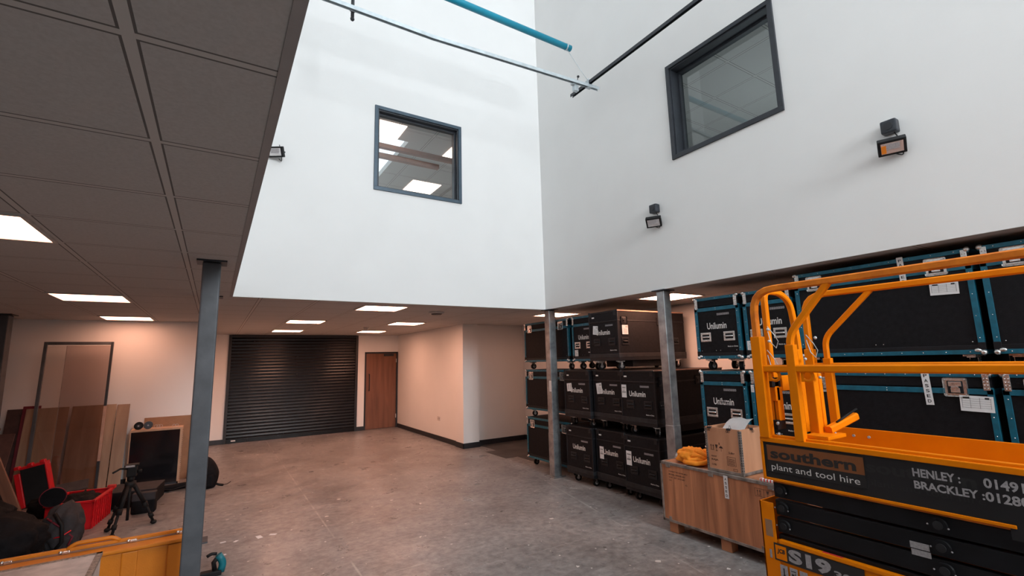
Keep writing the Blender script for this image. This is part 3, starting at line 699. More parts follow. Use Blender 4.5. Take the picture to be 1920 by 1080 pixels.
# ================================================================ wooden crate, box, cloth
t = thing('wooden_crate', 'large brown plywood crate with metal edges standing on wooden blocks', 'crate', (3.87, 3.42, 0))
L_, D_, z0, z1 = 1.85, .44, .10, .655
MB().m('ply').box(.004, D_, -L_, 0, z0+.012, z1-.01, .003).build('body', t)
MB().m('ply').box(.0, D_, -L_, 0, z1-.012, z1, .002).build('lid', t)
e = MB().m('edge').box(-.003, .03, -L_, .003, z1-.022, z1+.003, .002).box(-.003, .006, -L_, .003, z0, z0+.022, .002).box(-.003, .012, -.016, .003, z0, z1, .002).box(-.003, D_, -.016, .003, z1-.02, z1+.003, .002)
for yy in (-.07, -.55, -1.1): e.box(-.005, 0, yy-.05, yy, z1-.045, z1+.004, .002)
for yy in (-.07, -1.0): e.box(-.005, 0, yy-.03, yy, z0+.02, z0+.05, .002)
e.build('metal_edging', t)
for yy in (-.05, -.61, -1.17, -1.7):
    MB().m('pine').box(.02, .11, yy-.10, yy, 0, z0, .003).build('foot_block', t)
    MB().m('pine').box(D_-.1, D_-.01, yy-.10, yy, 0, z0, .003).build('foot_block', t)
p = MB().m('fadedink')
for i, (s_, wd) in enumerate((('CONTRACT NO: CN1908-LMN-0', .22), ('MODEL: UPADIII LED', .19), ('G.W.:  SET 1PCS NET', .19), ('N.W.:', .035))):
    put_text(p, s_, (-.001, -.10, .60-.028*i-.03), UX, UY, wd, .013, .02)
put_text(p, 'KG', (-.001, -.29, .47), UX, UY, .02, .014, .02)
p.build('stencil_lettering', t)
p = MB().m('fadedink')           # transport symbols: arrows, glass, umbrella, hook
def rect(b, y0, y1, za, zb_): b.quad([(-.001, y0, za), (-.001, y1, za), (-.001, y1, zb_), (-.001, y0, zb_)])
def ring4(b, y0, y1, za, zb_, w=.003):
    rect(b, y0, y1, za, za+w); rect(b, y0, y1, zb_-w, zb_); rect(b, y0, y0-w, za, zb_); rect(b, y1+w, y1, za, zb_)
def arrows(b, y, z, s):
    for k in (0, 1):
        yy = y-k*s*.45; rect(b, yy+.05*s, yy-.05*s, z+.1*s, z+.75*s); b.quad([(-.001, yy+.16*s, z+.7*s), (-.001, yy-.16*s, z+.7*s), (-.001, yy-.01*s, z+1*s), (-.001, yy+.01*s, z+1*s)])
    rect(b, y+.15*s, y-.6*s, z, z+.07*s)
def goblet(b, y, z, s):
    b.quad([(-.001, y+.25*s, z+s), (-.001, y-.25*s, z+s), (-.001, y-.12*s, z+.5*s), (-.001, y+.12*s, z+.5*s)]); rect(b, y+.03*s, y-.03*s, z, z+.55*s); rect(b, y+.18*s, y-.18*s, z, z+.07*s)
def umbrella(b, y, z, s):
    b.quad([(-.001, y+.4*s, z+.5*s), (-.001, y-.4*s, z+.5*s), (-.001, y-.16*s, z+.8*s), (-.001, y+.16*s, z+.8*s)]); rect(b, y+.03*s, y-.03*s, z, z+.95*s)
ring4(p, -.985, -1.28, .535, .60); 
for k in range(1, 4): rect(p, -.985-.074*k, -.988-.074*k, .535, .60)
arrows(p, -1.01, .545, .045); goblet(p, -1.095, .545, .045); umbrella(p, -1.17, .545, .045); umbrella(p, -1.245, .545, .04)
arrows(p, -1.09, .40, .08); p.build('transport_symbols', t)
tape(t, 'ASSED', -.725, .635, .04, .034, -.0, -.004)

t = thing('plywood_box', 'small open plywood box with metal corner strips and binder clips, on the crate', 'box', (3.90, 2.885, .66))
W_, D_, h_ = .345, .37, .385; b = MB().m('plybox')
b.box(0, .012, -W_, 0, .02, h_).box(D_-.012, D_, -W_, 0, .02, h_).box(.012, D_-.012, -.012, 0, .02, h_).box(.012, D_-.012, -W_, -W_+.012, .02, h_).box(.012, D_-.012, -W_+.012, -.012, .02, .04)
b.build('body', t)
e = MB().m('edge').box(-.004, D_+.004, -W_-.004, .004, 0, .024, .002)
for yy, s in ((0, 1), (-W_, -1)):
    e.box(-.003, 0, yy, yy-s*.02, .02, h_-.01); e.box(-.003, .02, yy+s*.003, yy, .02, h_-.01)
e.m('ink')
for i in range(16):
    z = .04+i*.021; e.box(-.0045, -.003, -W_+.002, -W_+.008, z, z+.010); e.box(.004, .012, -W_-.0045, -W_-.003, z, z+.010); e.box(-.0045, -.003, -.008, -.002, z, z+.010)
e.build('corner_strip', t)
p = MB().m('fadedink'); arrows(p, -.05, .185, .05); goblet(p, -.105, .18, .055); umbrella(p, -.15, .18, .055); rect(p, -.13, -.138, .235, .255)
put_text(p, 'PRODUCT', (-.001, -.045, .125), UX, UY, .055, .012, .02); put_text(p, 'KAJA', (-.001, -.045, .09), UX, UY, .068, .02, .03); put_text(p, 'C106', (-.001, -.045, .05), UX, UY, .045, .018, .0)
put_text(p, '5.6kg', (-.001, -.222, .165), UX, UY, .055, .024, .02)
ring4(p, -.20, -.285, .07, .145); [rect(p, -.208, -.275, .08+.011*i, .084+.011*i) for i in range(5)]
ring4(p, -.255, -.295, .03, .05); p.build('printed_symbols', t)
def clip(x, y, rz):
    c = MB().m('ink').box(-.008, .020, -.02, .02, -.012, .004, .003); c.m('rubber')
    for s in (-1, 1):
        c.tube([(-.012, s*.004, -.002), (-.016, s*.018, -.02), (-.016, s*.012, -.032), (-.016, s*.002, -.03), (-.012, s*.004, -.002)], .0016, 6)
    c.tube([(.02, -.008, 0), (.02, -.005, .026), (.02, .005, .026), (.02, .008, 0)], .0016, 6)
    o = c.build('binder_clip', t); o.location = (x, y, h_); o.rotation_euler = (0, 0, rz)
clip(0, -.045, 0); clip(0, -.24, 0); clip(.17, -W_, math.pi/2)
pb = MB().m('paper')
pts = [(.05, -.13, .36), (.05, -.335, .36), (.13, -.335, .425), (.13, -.13, .45)]
tt = bmesh.new(); g = [[tt.verts.new((.04+.22*j/4, -.125-.20*i/6, .33+.125*math.sin(j/4*1.5)+.006*math.sin(i*1.7+j))) for j in range(5)] for i in range(7)]
for i in range(6):
    for j in range(4): tt.faces.new([g[i][j], g[i+1][j], g[i+1][j+1], g[i][j+1]]).smooth = True
bmesh.ops.solidify(tt, geom=tt.faces[:], thickness=.003); pb.merge(tt)
prop(pb.build('paper_sheet'), 'white paper sheet sticking out of the open plywood box', 'paper'); bpy.data.objects['paper_sheet'].location = (3.90, 2.885, .66)
# orange cloth heap
def lump(name, m, c, r, sc, seed, amp=.18, freq=3.0, sub=4, extra=None, parent=None, flat=None):
    tb = bmesh.new(); bmesh.ops.create_icosphere(tb, subdivisions=sub, radius=1)
    rnd = random.Random(seed); dirs = [(Vector((rnd.uniform(-1, 1), rnd.uniform(-1, 1), rnd.uniform(-.6, 1))).normalized(), rnd.uniform(1.5, freq*2), rnd.uniform(0, 6)) for _ in range(7)]
    for v in tb.verts:
        d = v.co.normalized(); k = 1
        for a, f_, ph in dirs: k += amp/3*abs(math.sin(f_*d.dot(a)*2+ph)) - amp/6
        v.co = Vector((d.x*k*sc[0]*r, d.y*k*sc[1]*r, max(d.z*k*sc[2]*r, -(flat if flat is not None else 9))))
    for f in tb.faces: f.smooth = True
    b = MB().m(m); b.merge(tb, Matrix.Translation(c)); return b.build(name, parent)
t = thing('orange_cloth', 'crumpled orange cloth heap on the crate beside the plywood box', 'cloth', (4.02, 3.12, .664))
lump('folded_body', 'cloth', (.02, .03, .05), .13, (.9, 1.05, .62), 3, .35, 3, flat=.05, parent=t)
b = MB().m('cloth')
for k in range(3):
    a0 = .5+k*.9; pts = [(-.03+.03*k+math.cos(a)*(.075-.012*k), -.03-.02*k+math.sin(a)*(.085-.01*k), .035+.03*k+.02*math.sin(a*2+k)) for a in [a0+i*.5 for i in range(11)]]
    b.tube(pts, .022, 10)
b.tube([(-.1, .04, .02), (-.12, -.03, .022), (-.11, -.10, .024), (-.06, -.15, .03), (.0, -.19, .06)], .022, 10)
b.build('rolled_fold', t)
lump('patterned_lining', 'pattern', (-.03, .145, .04), .05, (1, .7, .9), 9, .3, flat=.04, parent=t)
prop(MB().m('paper').box(0, .07, 0, .02, 0, .0015).build('paper_slip'), 'small white slip of paper on the crate edge by the orange cloth', 'paper'); bpy.data.objects['paper_slip'].location = (3.885, 3.12, .6585)
b = MB().m('paper').box(0, .05, -.13, 0, 0, .022, .006); b.m('redtape')
for k in range(5): b.box(-.001, .051, -.125+.026*k, -.113+.026*k, -.0, .0225, .004)
prop(b.build('tape_roll_strip'), 'folded red and white barrier tape lying on the crate beside the lift', 'tape'); bpy.data.objects['tape_roll_strip'].location = (3.88, 2.39, .659)

# ================================================================ scissor lift
lift = thing('scissor_lift', 'orange and black scissor lift parked in front of the cases', 'scissor lift', (2.75, 1.62, 0))
XF = .60; YE = -1.95          # local: x to far side, y from 0 to YE
O = lambda: MB().m('orange')
c = O().box(0, XF+.06, YE, .02, .16, .655, .01); c.box(-.012, .02, YE, -.01, .645, .668, .006)
c.build('chassis', lift)
for yy in (-.22, YE+.25):
    for xx in (.04, XF-.06): MB().m('rubber').cyl((xx, yy, .15), (xx+.1, yy, .15), .15, 28).m('dimwhite').cyl((xx-.004, yy, .15), (xx+.1, yy, .15), .07, 20).build('wheel', lift)
pl = MB().m('orange').box(-.006, .0, -.004, .085, .16, .60, .002).box(-.006, 0, .004, .085, .60, .855, .002)
pl.m('orange').box(-.006, .5, .075, .085, .16, .855, .002); pl.build('end_plate', lift)
MB().m('card').box(-.0075, -.006, .02, .06, .67, .76, .0003).build('hole_patch', lift)
MB().m('dimwhite').box(-.009, -.006, .038, .05, .555, .60, .002).build('catch', lift)
# model sticker
s_ = MB().m('ink').box(-.0035, 0, -.42, .022, .553, .643); s_.m('orange').box(-.0045, -.003, -.046, .014, .562, .634)
st = s_.build('model_sticker', lift); st.location.x = -.005; st['label'] = 'black sticker with grey S19 lettering'
p = MB().m('ink'); put_text(p, 'JCB', (-.0052, .006, .588), (0, -1, -.0), (0, -.15, 1), .042, .030, .04); p.build('maker_mark', st)
p = MB().m('dimwhite'); put_text(p, 'S19', (-.0045, -.056, .562), UX, UY, .215, .072, .05); p.build('lettering', st); p = MB().m('dimwhite'); put_text(p, '30E', (-.0045, -.282, .562), UX, UY, .125, .035, .03); p.build('small_lettering', st)
for k in range(3):
    s_ = MB().m('dimwhite').box(-.003, 0, -.002-.052*k-.04, -.002-.052*k, .455, .535, .001); s_.m('ink'); yy = -.002-.052*k-.02
    if k == 0: s_.box(-.0038, -.003, yy-.003, yy+.003, .485, .52).sph((-.003, yy, .482), .006, (.1, 1, 1.2), 8)
    elif k == 1: s_.box(-.0038, -.003, yy-.013, yy+.013, .517, .521).box(-.0038, -.003, yy-.010, yy-.006, .47, .51).box(-.0038, -.003, yy-.002, yy+.011, .485, .505)
    else:
        for a in range(10): s_.box(-.0038, -.003, yy+.012*math.cos(a*.628)-.002, yy+.012*math.cos(a*.628)+.002, .49+.012*math.sin(a*.628)-.002, .49+.012*math.sin(a*.628)+.002)
        s_.box(-.0038, -.003, yy-.003, yy+.003, .487, .493)
    s_.build('warning_label', lift).location.x = -.005
# scissor arms, four folded pairs
for k in range(4):
    z = .975-.094*k; b = MB().m('liftblack').box(.012, .055, YE+.05, .0+.0*k, z-.086, z-.004, .006); b.box(XF-.08, XF-.035, YE+.05, 0, z-.086, z-.004, .006)
    a = b.build('scissor_arm', lift)
    for yy in (-.042, -.735):
        if k == 3 and yy > -.1: continue
        MB().m('liftblack').cyl((-.004, yy, z-.044), (.06, yy, z-.044), .032, 20).m('skirt').cyl((-.010, yy, z-.044), (0, yy, z-.044), .018, 16).m('dimwhite').sph((-.006, yy+.036, z-.046), .004, seg=6).sph((-.006, yy-.036, z-.05), .004, seg=6).build('pivot', a)
MB().m('dimwhite').box(.008, .012, -.688, -.618, .805, .832).box(.008, .012, -.69, -.62, .775, .80).build('data_plate', lift)
MB().m('redtape').box(-.006, .003, -.33, -.235, .664, .672, .002).build('red_marker', lift)
# platform deck, sign panel
MB().m('orange_worn').box(0.01, XF, YE-.0, .0, .97, 1.0, .003).build('deck', lift)
fr = O().box(-.02, .0, -1.95, .035, 1.195, 1.222, .004).box(-.02, .0, -.99, .035, .985, .999, .003).box(-.02, .0, .02, .035, .999, 1.195, .003); fr.box(.0, .03, -1.95, .03, 1.21, 1.235, .004)
fr.build('panel_frame', lift)
sg = MB().m('signbg').box(-.014, .0, -1.95, .02, .96 if False else .999, 1.195).build('sign_board', lift)
MB().m('signbg').box(-.0135, .0, -1.95, -.97, .94, .999).build('sign_board_extension', lift)
b = MB().m('signghost').box(-.0152, -.014, -.488, .006, 1.034, 1.184, .004); b.m('signorange').box(-.0162, -.0148, -.483, .001, 1.096, 1.180, .0005)
lg = b.build('sign_logo', lift); lg['label'] = 'rounded orange and black logo'
p = MB().m('ink'); put_text(p, 'southern', (-.0168, -.018, 1.108), UX, UY, .43, .056, .035); p.m('white'); put_text(p, 'plant and tool hire', (-.0168, -.018, 1.036), UX, UY, .44, .044, .0); p.build('lettering', lg)
p = MB().m('dimwhite'); put_text(p, 'HENLEY :', (-.0152, -.675, 1.128), UX, UY, .165, .037, .03); put_text(p, '01491', (-.0152, -.912, 1.126), UX, UY, .12, .040, .03)
put_text(p, 'BRACKLEY :', (-.0152, -.675, 1.076), UX, UY, .235, .035, .03); put_text(p, '01280', (-.0152, -.912, 1.074), UX, UY, .128, .038, .03); p.build('phone_lettering', sg)
p = MB().m('signghost'); put_text(p, 'southern', (-.0146, -.49, 1.115), UX, UY, .40, .055, .03); p.build('ghost_lettering', sg); p = MB().m('signghost'); put_text(p, 'plant and tool hire', (-.0146, -.49, 1.045), UX, UY, .42, .04, 0); p.build('ghost_lettering', sg)
# toe board on the far side, end board
O().box(XF-.012, XF, YE, 0, 1.0, 1.235, .003).build('toe_board', lift)
b = MB().m('zinc').cyl((XF-.018, -.2, 1.19), (XF-.01, -.2, 1.19), .008, 8).cyl((XF-.018, -.28, 1.19), (XF-.01, -.28, 1.19), .008, 8).build('bolt', lift)
# guard rails
def rail(path, name='guard_rail', wd=.038, r=.09, upv=(0, 0, 1), m='orange'):
    return MB().m(m).sqtube(fillet(path, r), wd, upv=upv).build(name, lift)
ZR = 2.075
rail([(0, 0, 1.22), (0, 0, ZR), (0, YE, ZR)], 'top_rail', .038, .13, m='orange_worn')
O().box(-.03, .03, -.03, .026, 1.22, 1.80, .004).build('corner_post', lift)
rail([(XF, 0, 1.22), (XF, 0, ZR), (XF, YE, ZR)], 'top_rail', .038, .13)
O().box(XF-.026, XF+.026, -.026, .026, 1.22, 1.72, .004).build('corner_post', lift)
rail([(-.0, .0, 1.612), (-.0, YE, 1.612)], 'mid_rail', .042)
rail([(XF, 0, 1.612), (XF, YE, 1.612)], 'mid_rail', .036)
rail([(0, -.42, ZR-.01), (0, -.19, 1.80), (0, -.19, 1.22)], 'brace_post', .034, .06)
O().box(-.022, .022, -.215, -.168, 1.22, 1.745, .004).build('post_sleeve', lift)
rail([(XF, -.385, ZR-.01), (XF, -.10, 1.79), (XF, -.10, 1.22)], 'brace_post', .03, .06)
O().box(XF-.02, XF+.02, -.125, -.08, 1.22, 1.66, .004).build('post_sleeve', lift)
# entry gate: loop between the end posts
rail([(.12, -.0, 1.30), (.12, -.0, ZR+.005), (.30, 0, ZR+.01), (.415, 0, ZR-.05), (.455, 0, 1.80), (.47, 0, 1.25)], 'gate_loop', .034, .06, upv=(0, 1, 0))
O().box(.10, .16, -.03, .0, 1.30, 1.50, .004).box(.085, .13, -.03, -.0, 1.42, 1.60, .003).build('gate_bracket', lift)
b = O().box(.03, .05, -.018, .01, 1.25, 1.78, .003).box(.10, .145, -.012, .01, 1.30, 1.60, .003).build('gate_stile', lift)
MB().m('rubber').box(.06, .15, -.03, .0, 1.50, 1.56, .004).build('gate_hinge', lift)
MB().m('rubber').box(.07, .16, -.03, .0, 1.255, 1.31, .004).build('gate_hinge', lift)
O().box(.16, .36, -.035, -.018, 1.475, 1.565, .003).build('cross_plate', lift)
b = O().box(.115, .165, -.235, -.185, 1.22, 1.62, .006).box(.20, .235, -.225, -.19, 1.22, 1.58, .006).box(.165, .20, -.22, -.20, 1.22, 1.56, .003); b.build('mast_post', lift)
O().box(.33, .37, -.06, -.01, 1.22, 1.72, .004).build('mast_post', lift)
b = O().sqtube([(.16, -.26, 1.27), (.40, -.30, 1.33)], .04); b.box(.02, .22, -.32, -.20, 1.236, 1.255, .003); b.build('folding_link', lift)
b = MB().m('rubber').tube([(.22, -.28, 1.31), (.40, -.31, 1.37)], .006).build('gas_strut', lift)
# lugs, pins and lanyards
def lug(x, y, z):
    b = O(); pts = [(x, y+.028*math.cos(a*math.pi/8)-.028, z-.028+.028*math.sin(a*math.pi/8)) for a in range(17)]
    b.tube(pts, .0085, 8); b.box(x-.008, x+.008, y-.01, y+.004, z-.06, z+.02, .002); return b.build('rail_lug', lift)
lug(.0, -.055, 1.60); lug(0, -.235, 1.60); lug(XF, -.06, 1.60)
for x, y, z in ((.05, -.02, 1.84), (.05, -.02, 1.77), (.13, -.24, 1.78), (.13, -.24, 1.56), (.03, -.03, 1.30), (.03, -.03, 1.24), (.20, -.25, 1.25), (.34, -.07, 1.66)):
    MB().m('zinc').cyl((x-.012, y-.03, z), (x+.01, y-.02, z), .008, 8).sph((x-.014, y-.031, z), .009, seg=8).build('locking_pin', lift)
for x, y, z in ((.12, -.22, 1.80), (.06, -.02, 1.72), (.07, -.03, 1.86)):
    MB().m('zinc').tube([(x, y, z), (x+.01, y-.03, z-.05), (x+.03, y-.04, z-.09), (x+.02, y-.03, z-.13), (x-.01, y-.02, z-.10), (x, y, z-.03)], .0025, 6).build('lanyard', lift)

# ================================================================ rails and pipe up in the void
def chan(path):
    b = MB().m('zinc'); h = .0205; b.sweep(path, [(-h, -h), (-h+.004, -h), (-h+.004, h-.003), (h-.004, h-.003), (h-.004, -h), (h, -h), (h, h), (-h, h)])
    return b
b = chan([(.12, 4.40, 5.24), (.756, 4.40, 5.24), (1.834, 4.405, 5.24), (4.12, 4.246, 5.24)])
b.m('frame').box(.12, .12, 4.3, 4.3, 5.2, 5.2) if False else None
prop(b.build('channel_rail'), 'long galvanised channel rail running along the left white wall', 'rail')
b = MB().m('frame').sweep([(3.968, 1.2, 5.285), (3.968, 4.62, 5.285)], [(-.0205, -.0205), (-.0165, -.0205), (-.0165, .0175), (.0165, .0175), (.0165, -.0205), (.0205, -.0205), (.0205, .0205), (-.0205, .0205)])
prop(b.build('channel_rail'), 'dark channel rail running towards the camera along the right white wall', 'rail')
t = thing('rail_clamp', 'small zinc clamp joining the two channel rails', 'clamp', (3.968, 4.262, 5.265))
MB().m('zinc').box(-.03, .03, -.03, .03, -.05, -.044, .001).box(-.032, -.026, -.03, .03, -.05, .05).box(.026, .032, -.03, .03, -.05, .05).cyl((0, 0, .0), (0, 0, .09), .006, 8).build('bracket', t)
MB().m('zinc').sph((0, 0, .07), .014, seg=8).build('nut', t)
t = thing('rail_trolley', 'small trolley with a ball knob on the rail end', 'trolley', (3.78, 4.31, 5.24))
MB().m('zinc').box(-.035, .035, -.02, .03, -.10, -.022, .004).box(-.07, -.02, -.03, .02, -.03, .0, .004).build('body', t)
MB().m('base').sph((.07, .02, .14), .017, seg=10).cyl((.03, .01, .02), (.07, .02, .14), .005, 8).build('knob', t)
t = thing('teal_pipe', 'teal painted pipe with open end hanging above the channel rail', 'pipe', (0, 4.4, 5.81))
MB().m('teal').tube([(.12, 0, 0), (3.80, 0, 0)], .041, 20).build('tube', t); MB().m('zinc').tube([(3.72, 0, 0), (3.735, 0, 0)], .047, 20).m('paper').cyl((3.80, 0, 0), (3.803, 0, 0), .036, 16).build('end_ring', t)
prop(MB().m('zinc').tube([(3.73, 4.39, 5.77), (3.955, 4.27, 5.33)], .0035, 6).build('tie_wire'), 'thin tie wire from the teal pipe down to the crossing rails', 'wire')
b = MB().m('base').tube([(.98, 4.46, 5.6), (.98, 4.46, 5.17)], .017, 10).sph((.98, 4.46, 5.165), .022, seg=8).box(.955, 1.005, 4.42, 4.47, 5.25, 5.262)
prop(b.build('rail_hanger'), 'short black hanger rod gripping the channel rail at the top edge', 'hanger')

# ================================================================ floodlights
def flood(loc, rz, label, tilt, turn, box=True, big=1):
    """local frame: wall plane x=0, facing -X"""
    t = thing('floodlight', label, 'floodlight', loc, rz, 'wall floodlights')
    if box: MB().m('frame').box(-.075, 0, -.05, .05, .075, .175, .012).m('base').cyl((-.08, 0, .125), (-.074, 0, .125), .03, 14).build('junction_box', t)
    b = MB().m('frame').tube([(0, -.02, -.01), (-.05, -.03, -.01)], .008).box(-.06, -.045, -.085, .085, -.012, .004, .002).build('bracket', t)
    hd = MB().m('rubber').box(-.055, 0, -.085, .085, -.06, .06, .006)
    q = hd.build('lamp_head', t); q.location = (-.06, 0, -.02); q.rotation_euler = (0, tilt, turn)
    r = MB().m('reflector').box(-.0575, -.054, -.066, .066, -.042, .042); r.m('dimwhite').box(-.0585, -.057, -.045, .045, -.012, .036); 
    if big > 1: r.m('amber').box(-.0595, -.057, .035, .064, -.036, .026)
    r.build('reflector', q)
    MB().m('rubber').tube(fillet([(-.04, -.02, .08), (-.02, -.05, .0), (-.03, -.055, -.12), (-.06, -.02, -.10)], .04, 4), .004, 6).build('cable', t)
    return t
flood((4.27, 1.285, 3.245), 0, 'black floodlight on the right white wall, the larger and nearer one', -.75, .35, big=2)
flood((4.27, 3.56, 3.27), 0, 'black floodlight on the right white wall, lower left below the large window', -.75, .55)
flood((.47, 5.82, 4.17), math.pi/2, 'floodlight peeking from behind the dark ceiling edge on the left white wall', -.45, -.55, box=False)

# ================================================================ left side clutter
# leaning boards
def board(name, x0, x1, yb, yt, zt, m, label, th=.015, skew=0, group='boards leaning on the wall'):
    b = MB().m(m); b.box(0, x1-x0, 0, th, 0, math.hypot(zt, yt-yb), .001)
    o = b.build(name); o.location = (x0, yb, .003); o.rotation_euler = (-math.atan2(yt-yb, zt), 0, 0)
    return prop(o, label, 'board', group)
board('leaning_board', -2.36, -2.14, 9.00, 9.25, 1.20, 'plydark', 'dark brown board leaning on the wall, leftmost of the leaning boards')
board('leaning_board', -2.20, -2.02, 8.93, 9.22, 1.235, 'darkred', 'narrow dark red edged board leaning left of the pale plywood')
board('leaning_board', -2.16, -1.72, 8.90, 9.19, 1.20, 'plypale', 'pale plywood board leaning behind the glazed frame, left of the dark gap')
board('leaning_board', -1.69, -1.20, 8.93, 9.22, 1.20, 'plypale', 'widest pale plywood board leaning right of the dark gap')
board('leaning_board', -1.19, -1.045, 8.95, 9.24, 1.19, 'plypale', 'narrow pale plywood board nearest the black fronted crate')
board('leaning_board', -2.65, -2.06, 7.95, 8.45, .95, 'plydark', 'dark reddish board leaning at the left edge of the photo', .02)
o = prop(MB().m('woodred').box(0, .10, 0, .04, 0, 1.0, .003).build('timber_plank'), 'brown timber plank leaning diagonally at the left edge', 'plank')
o.location = (-1.86, 7.9, .01); o.rotation_euler = (-.12, -.40, 0)
# glazed frame
t = thing('glazed_frame', 'tall metal framed clear panel leaning in front of the plywood boards', 'framed panel', (-2.03, 8.86, .004)); t.rotation_euler = (-.09, 0, .0)
Wg, Hg = .75, 2.12
b = MB().m('steel').box(0, .035, -.02, .02, 0, Hg, .002).box(.035, Wg-.03, -.02, .02, Hg-.04, Hg, .002); b.m('edge').box(.035, Wg-.03, -.02, .02, 0, .03, .002); b.m('frame').box(Wg-.03, Wg, -.02, .02, 1.2, Hg, .002); b.m('copper').box(Wg-.03, Wg, -.02, .02, .45, 1.2, .002); b.m('base').box(Wg-.03, Wg, -.02, .02, 0, .45, .002)
b.build('metal_frame', t)
MB().m('acrylic').box(.035, .24, -.002, .002, .03, Hg-.06).build('clear_pane', t); MB().m('acrylic2').box(.24, Wg-.03, -.008, -.002, .03, Hg-.055).m('edge').box(.238, .243, -.009, -.001, .03, Hg-.055).build('tinted_pane', t)
# dark cabinet at the left edge
t = thing('dark_cabinet', 'black cabinet with a pale top edge behind the leftmost board', 'cabinet', (-3.2, 8.75, 0))
MB().m('bag').box(0, .74, 0, .5, 0, .93, .005).build('body', t); MB().m('copper').box(-.01, .80, -.015, .51, .93, .965, .004).build('top', t)
# black-fronted crate with cardboard behind
t = thing('display_crate', 'light cardboard crate with a black glossy front standing by the wall', 'crate', (-.985, 8.98, 0))
b = MB().m('cardlight').box(0, .63, 0, .28, .79, .82, .002).box(.60, .63, 0, .28, 0, .79, .002).box(0, .012, 0, .28, 0, .79).box(0, .63, .27, .28, 0, .8); b.m('base').box(.01, .62, .0, .27, 0, .03)
b.build('carcass', t); MB().m('screen').box(.012, .60, -.004, .008, .03, .79, .002).build('black_front', t)
b = MB().m('raw')
for i in range(26): b.box(.628, .637, .01, .05, .06+i*.028, .074+i*.028)
b.build('toothed_strip', t)
prop(MB().m('card').box(0, .62, 0, .018, 0, .965, .002).box(.60, .635, -.02, .018, 0, .965, .002).build('cardboard_sheet'), 'brown cardboard sheet standing behind the black fronted crate', 'cardboard'); bpy.data.objects['cardboard_sheet'].location = (-.86, 9.272, 0)
for x, lb, m2 in ((-.90, 'dark tape reel on the crate top, left of the pair', 'rubber'), (-.785, 'blue cored tape reel on the crate top, right of the pair', 'steel')):
    t = thing('tape_reel', lb, 'reel', (x, 9.02, .822), 0, 'tape reels on the crate')
    MB().m(m2).cyl((0, 0, .055), (0, .05, .055), .055, 24).build('tape', t); MB().m('bluegrey' if m2 == 'steel' else 'greyfab').cyl((0, -.002, .055), (0, .052, .055), .03, 20).m('dimwhite').cyl((0, -.004, .055), (0, -.002, .055), .012, 12).build('core', t)
b = MB().m('zinc')
for k in range(3): b.tube([(.03+.03*k+.022*math.cos(a*.6), .0, .024+.022*math.sin(a*.6)) for a in range(12)], .002, 6)
prop(b.build('wire_coil'), 'small loose wire rings on the crate top behind the reels', 'wire'); bpy.data.objects['wire_coil'].location = (-.73, 9.13, .82)
b = MB().m('zinc')
for k in range(2): b.tube([(.03+.035*k+.02*math.cos(a*.6), .0, .022+.020*math.sin(a*.6)) for a in range(12)], .002, 6)
prop(b.build('wire_coil'), 'two thin wire rings near the right end of the crate top', 'wire'); bpy.data.objects['wire_coil.001'].location = (-.50, 9.05, .82)
# tripod
t = thing('camera_tripod', 'black camera tripod with fluid head standing on the concrete', 'tripod', (-.70, 6.78, 0))
feet = [(-.165, .06), (-.09, -.24), (.225, .09)]
for fx, fy in feet:
    d = Vector((fx, fy, 0)); b = MB().m('rubber').tube([(d.x*.12, d.y*.12, .47), (d.x*.6, d.y*.6, .24)], .021, 10).tube([(d.x*.58, d.y*.58, .26), (d.x, d.y, .02)], .014, 8)
    b.cyl((d.x*.58, d.y*.58, .255), (d.x*.66, d.y*.66, .20), .027, 10).cyl((d.x*.84, d.y*.84, .12), (d.x*.92, d.y*.92, .08), .024, 10).sph((d.x, d.y, .022), .028, (1.1, 1.1, .78), 10); b.build('leg', t)
MB().m('rubber').tube([(0, 0, .10), (0, 0, .52)], .014, 10).build('centre_column', t)
MB().m('rubber').cyl((0, 0, .44), (0, 0, .50), .05, 14).sph((0, 0, .53), .035, seg=12).build('shoulder', t)
MB().m('rubber').box(-.04, .05, -.04, .05, .55, .66, .012).box(-.06, .06, -.05, .06, .66, .68, .004).cyl((.05, 0, .6), (.09, 0, .6), .018, 10).build('fluid_head', t)
MB().m('rubber').tube([(-.03, -.03, .64), (-.09, -.08, .655), (-.14, -.14, .63)], .010, 8).build('pan_handle', t)
MB().m('dimwhite').box(-.05, .03, -.055, -.045, .655, .675, .002).build('quick_release', t)
# flat case, small bag, tripod bag
t = thing('flat_case', 'flat black equipment case on the floor behind the tripod', 'case', (-1.06, 7.85, 0)); t.rotation_euler = (0, 0, -.12)
MB().m('bag').box(0, .52, 0, .52, 0, .19, .015).build('body', t); MB().m('greyfab').box(.0, .52, 0, .52, .185, .20, .006).build('lid', t); MB().m('rubber').tube(fillet([(.16, -.0, .1), (.16, -.03, .1), (.34, -.03, .1), (.34, 0, .1)], .02), .009).build('handle', t)
t = thing('shoulder_bag', 'small square black bag leaning on the flat case', 'bag', (-.62, 7.45, 0)); t.rotation_euler = (0, 0, -.1)
b = MB().m('bag').box(-.12, .12, -.06, .06, 0, .235, .03, seg=3); b.build('body', t); MB().m('greyfab').box(-.115, .115, -.066, .05, .15, .24, .012).build('flap', t)
t = thing('tripod_bag', 'long thin black tripod bag lying on the floor right of the flat case', 'bag', (-.36, 8.48, 0)); t.rotation_euler = (0, 0, .14)
MB().m('bag').tube([(-.24, 0, .04), (-.2, 0, .045), (.1, 0, .05), (.2, 0, .045)], .044, 12).build('body', t); MB().m('rubber').tube([(-.2, -.045, .05), (-.05, -.07, .03), (.1, -.05, .05)], .008).box(.2, .225, -.03, .03, .015, .06, .008).build('strap', t)
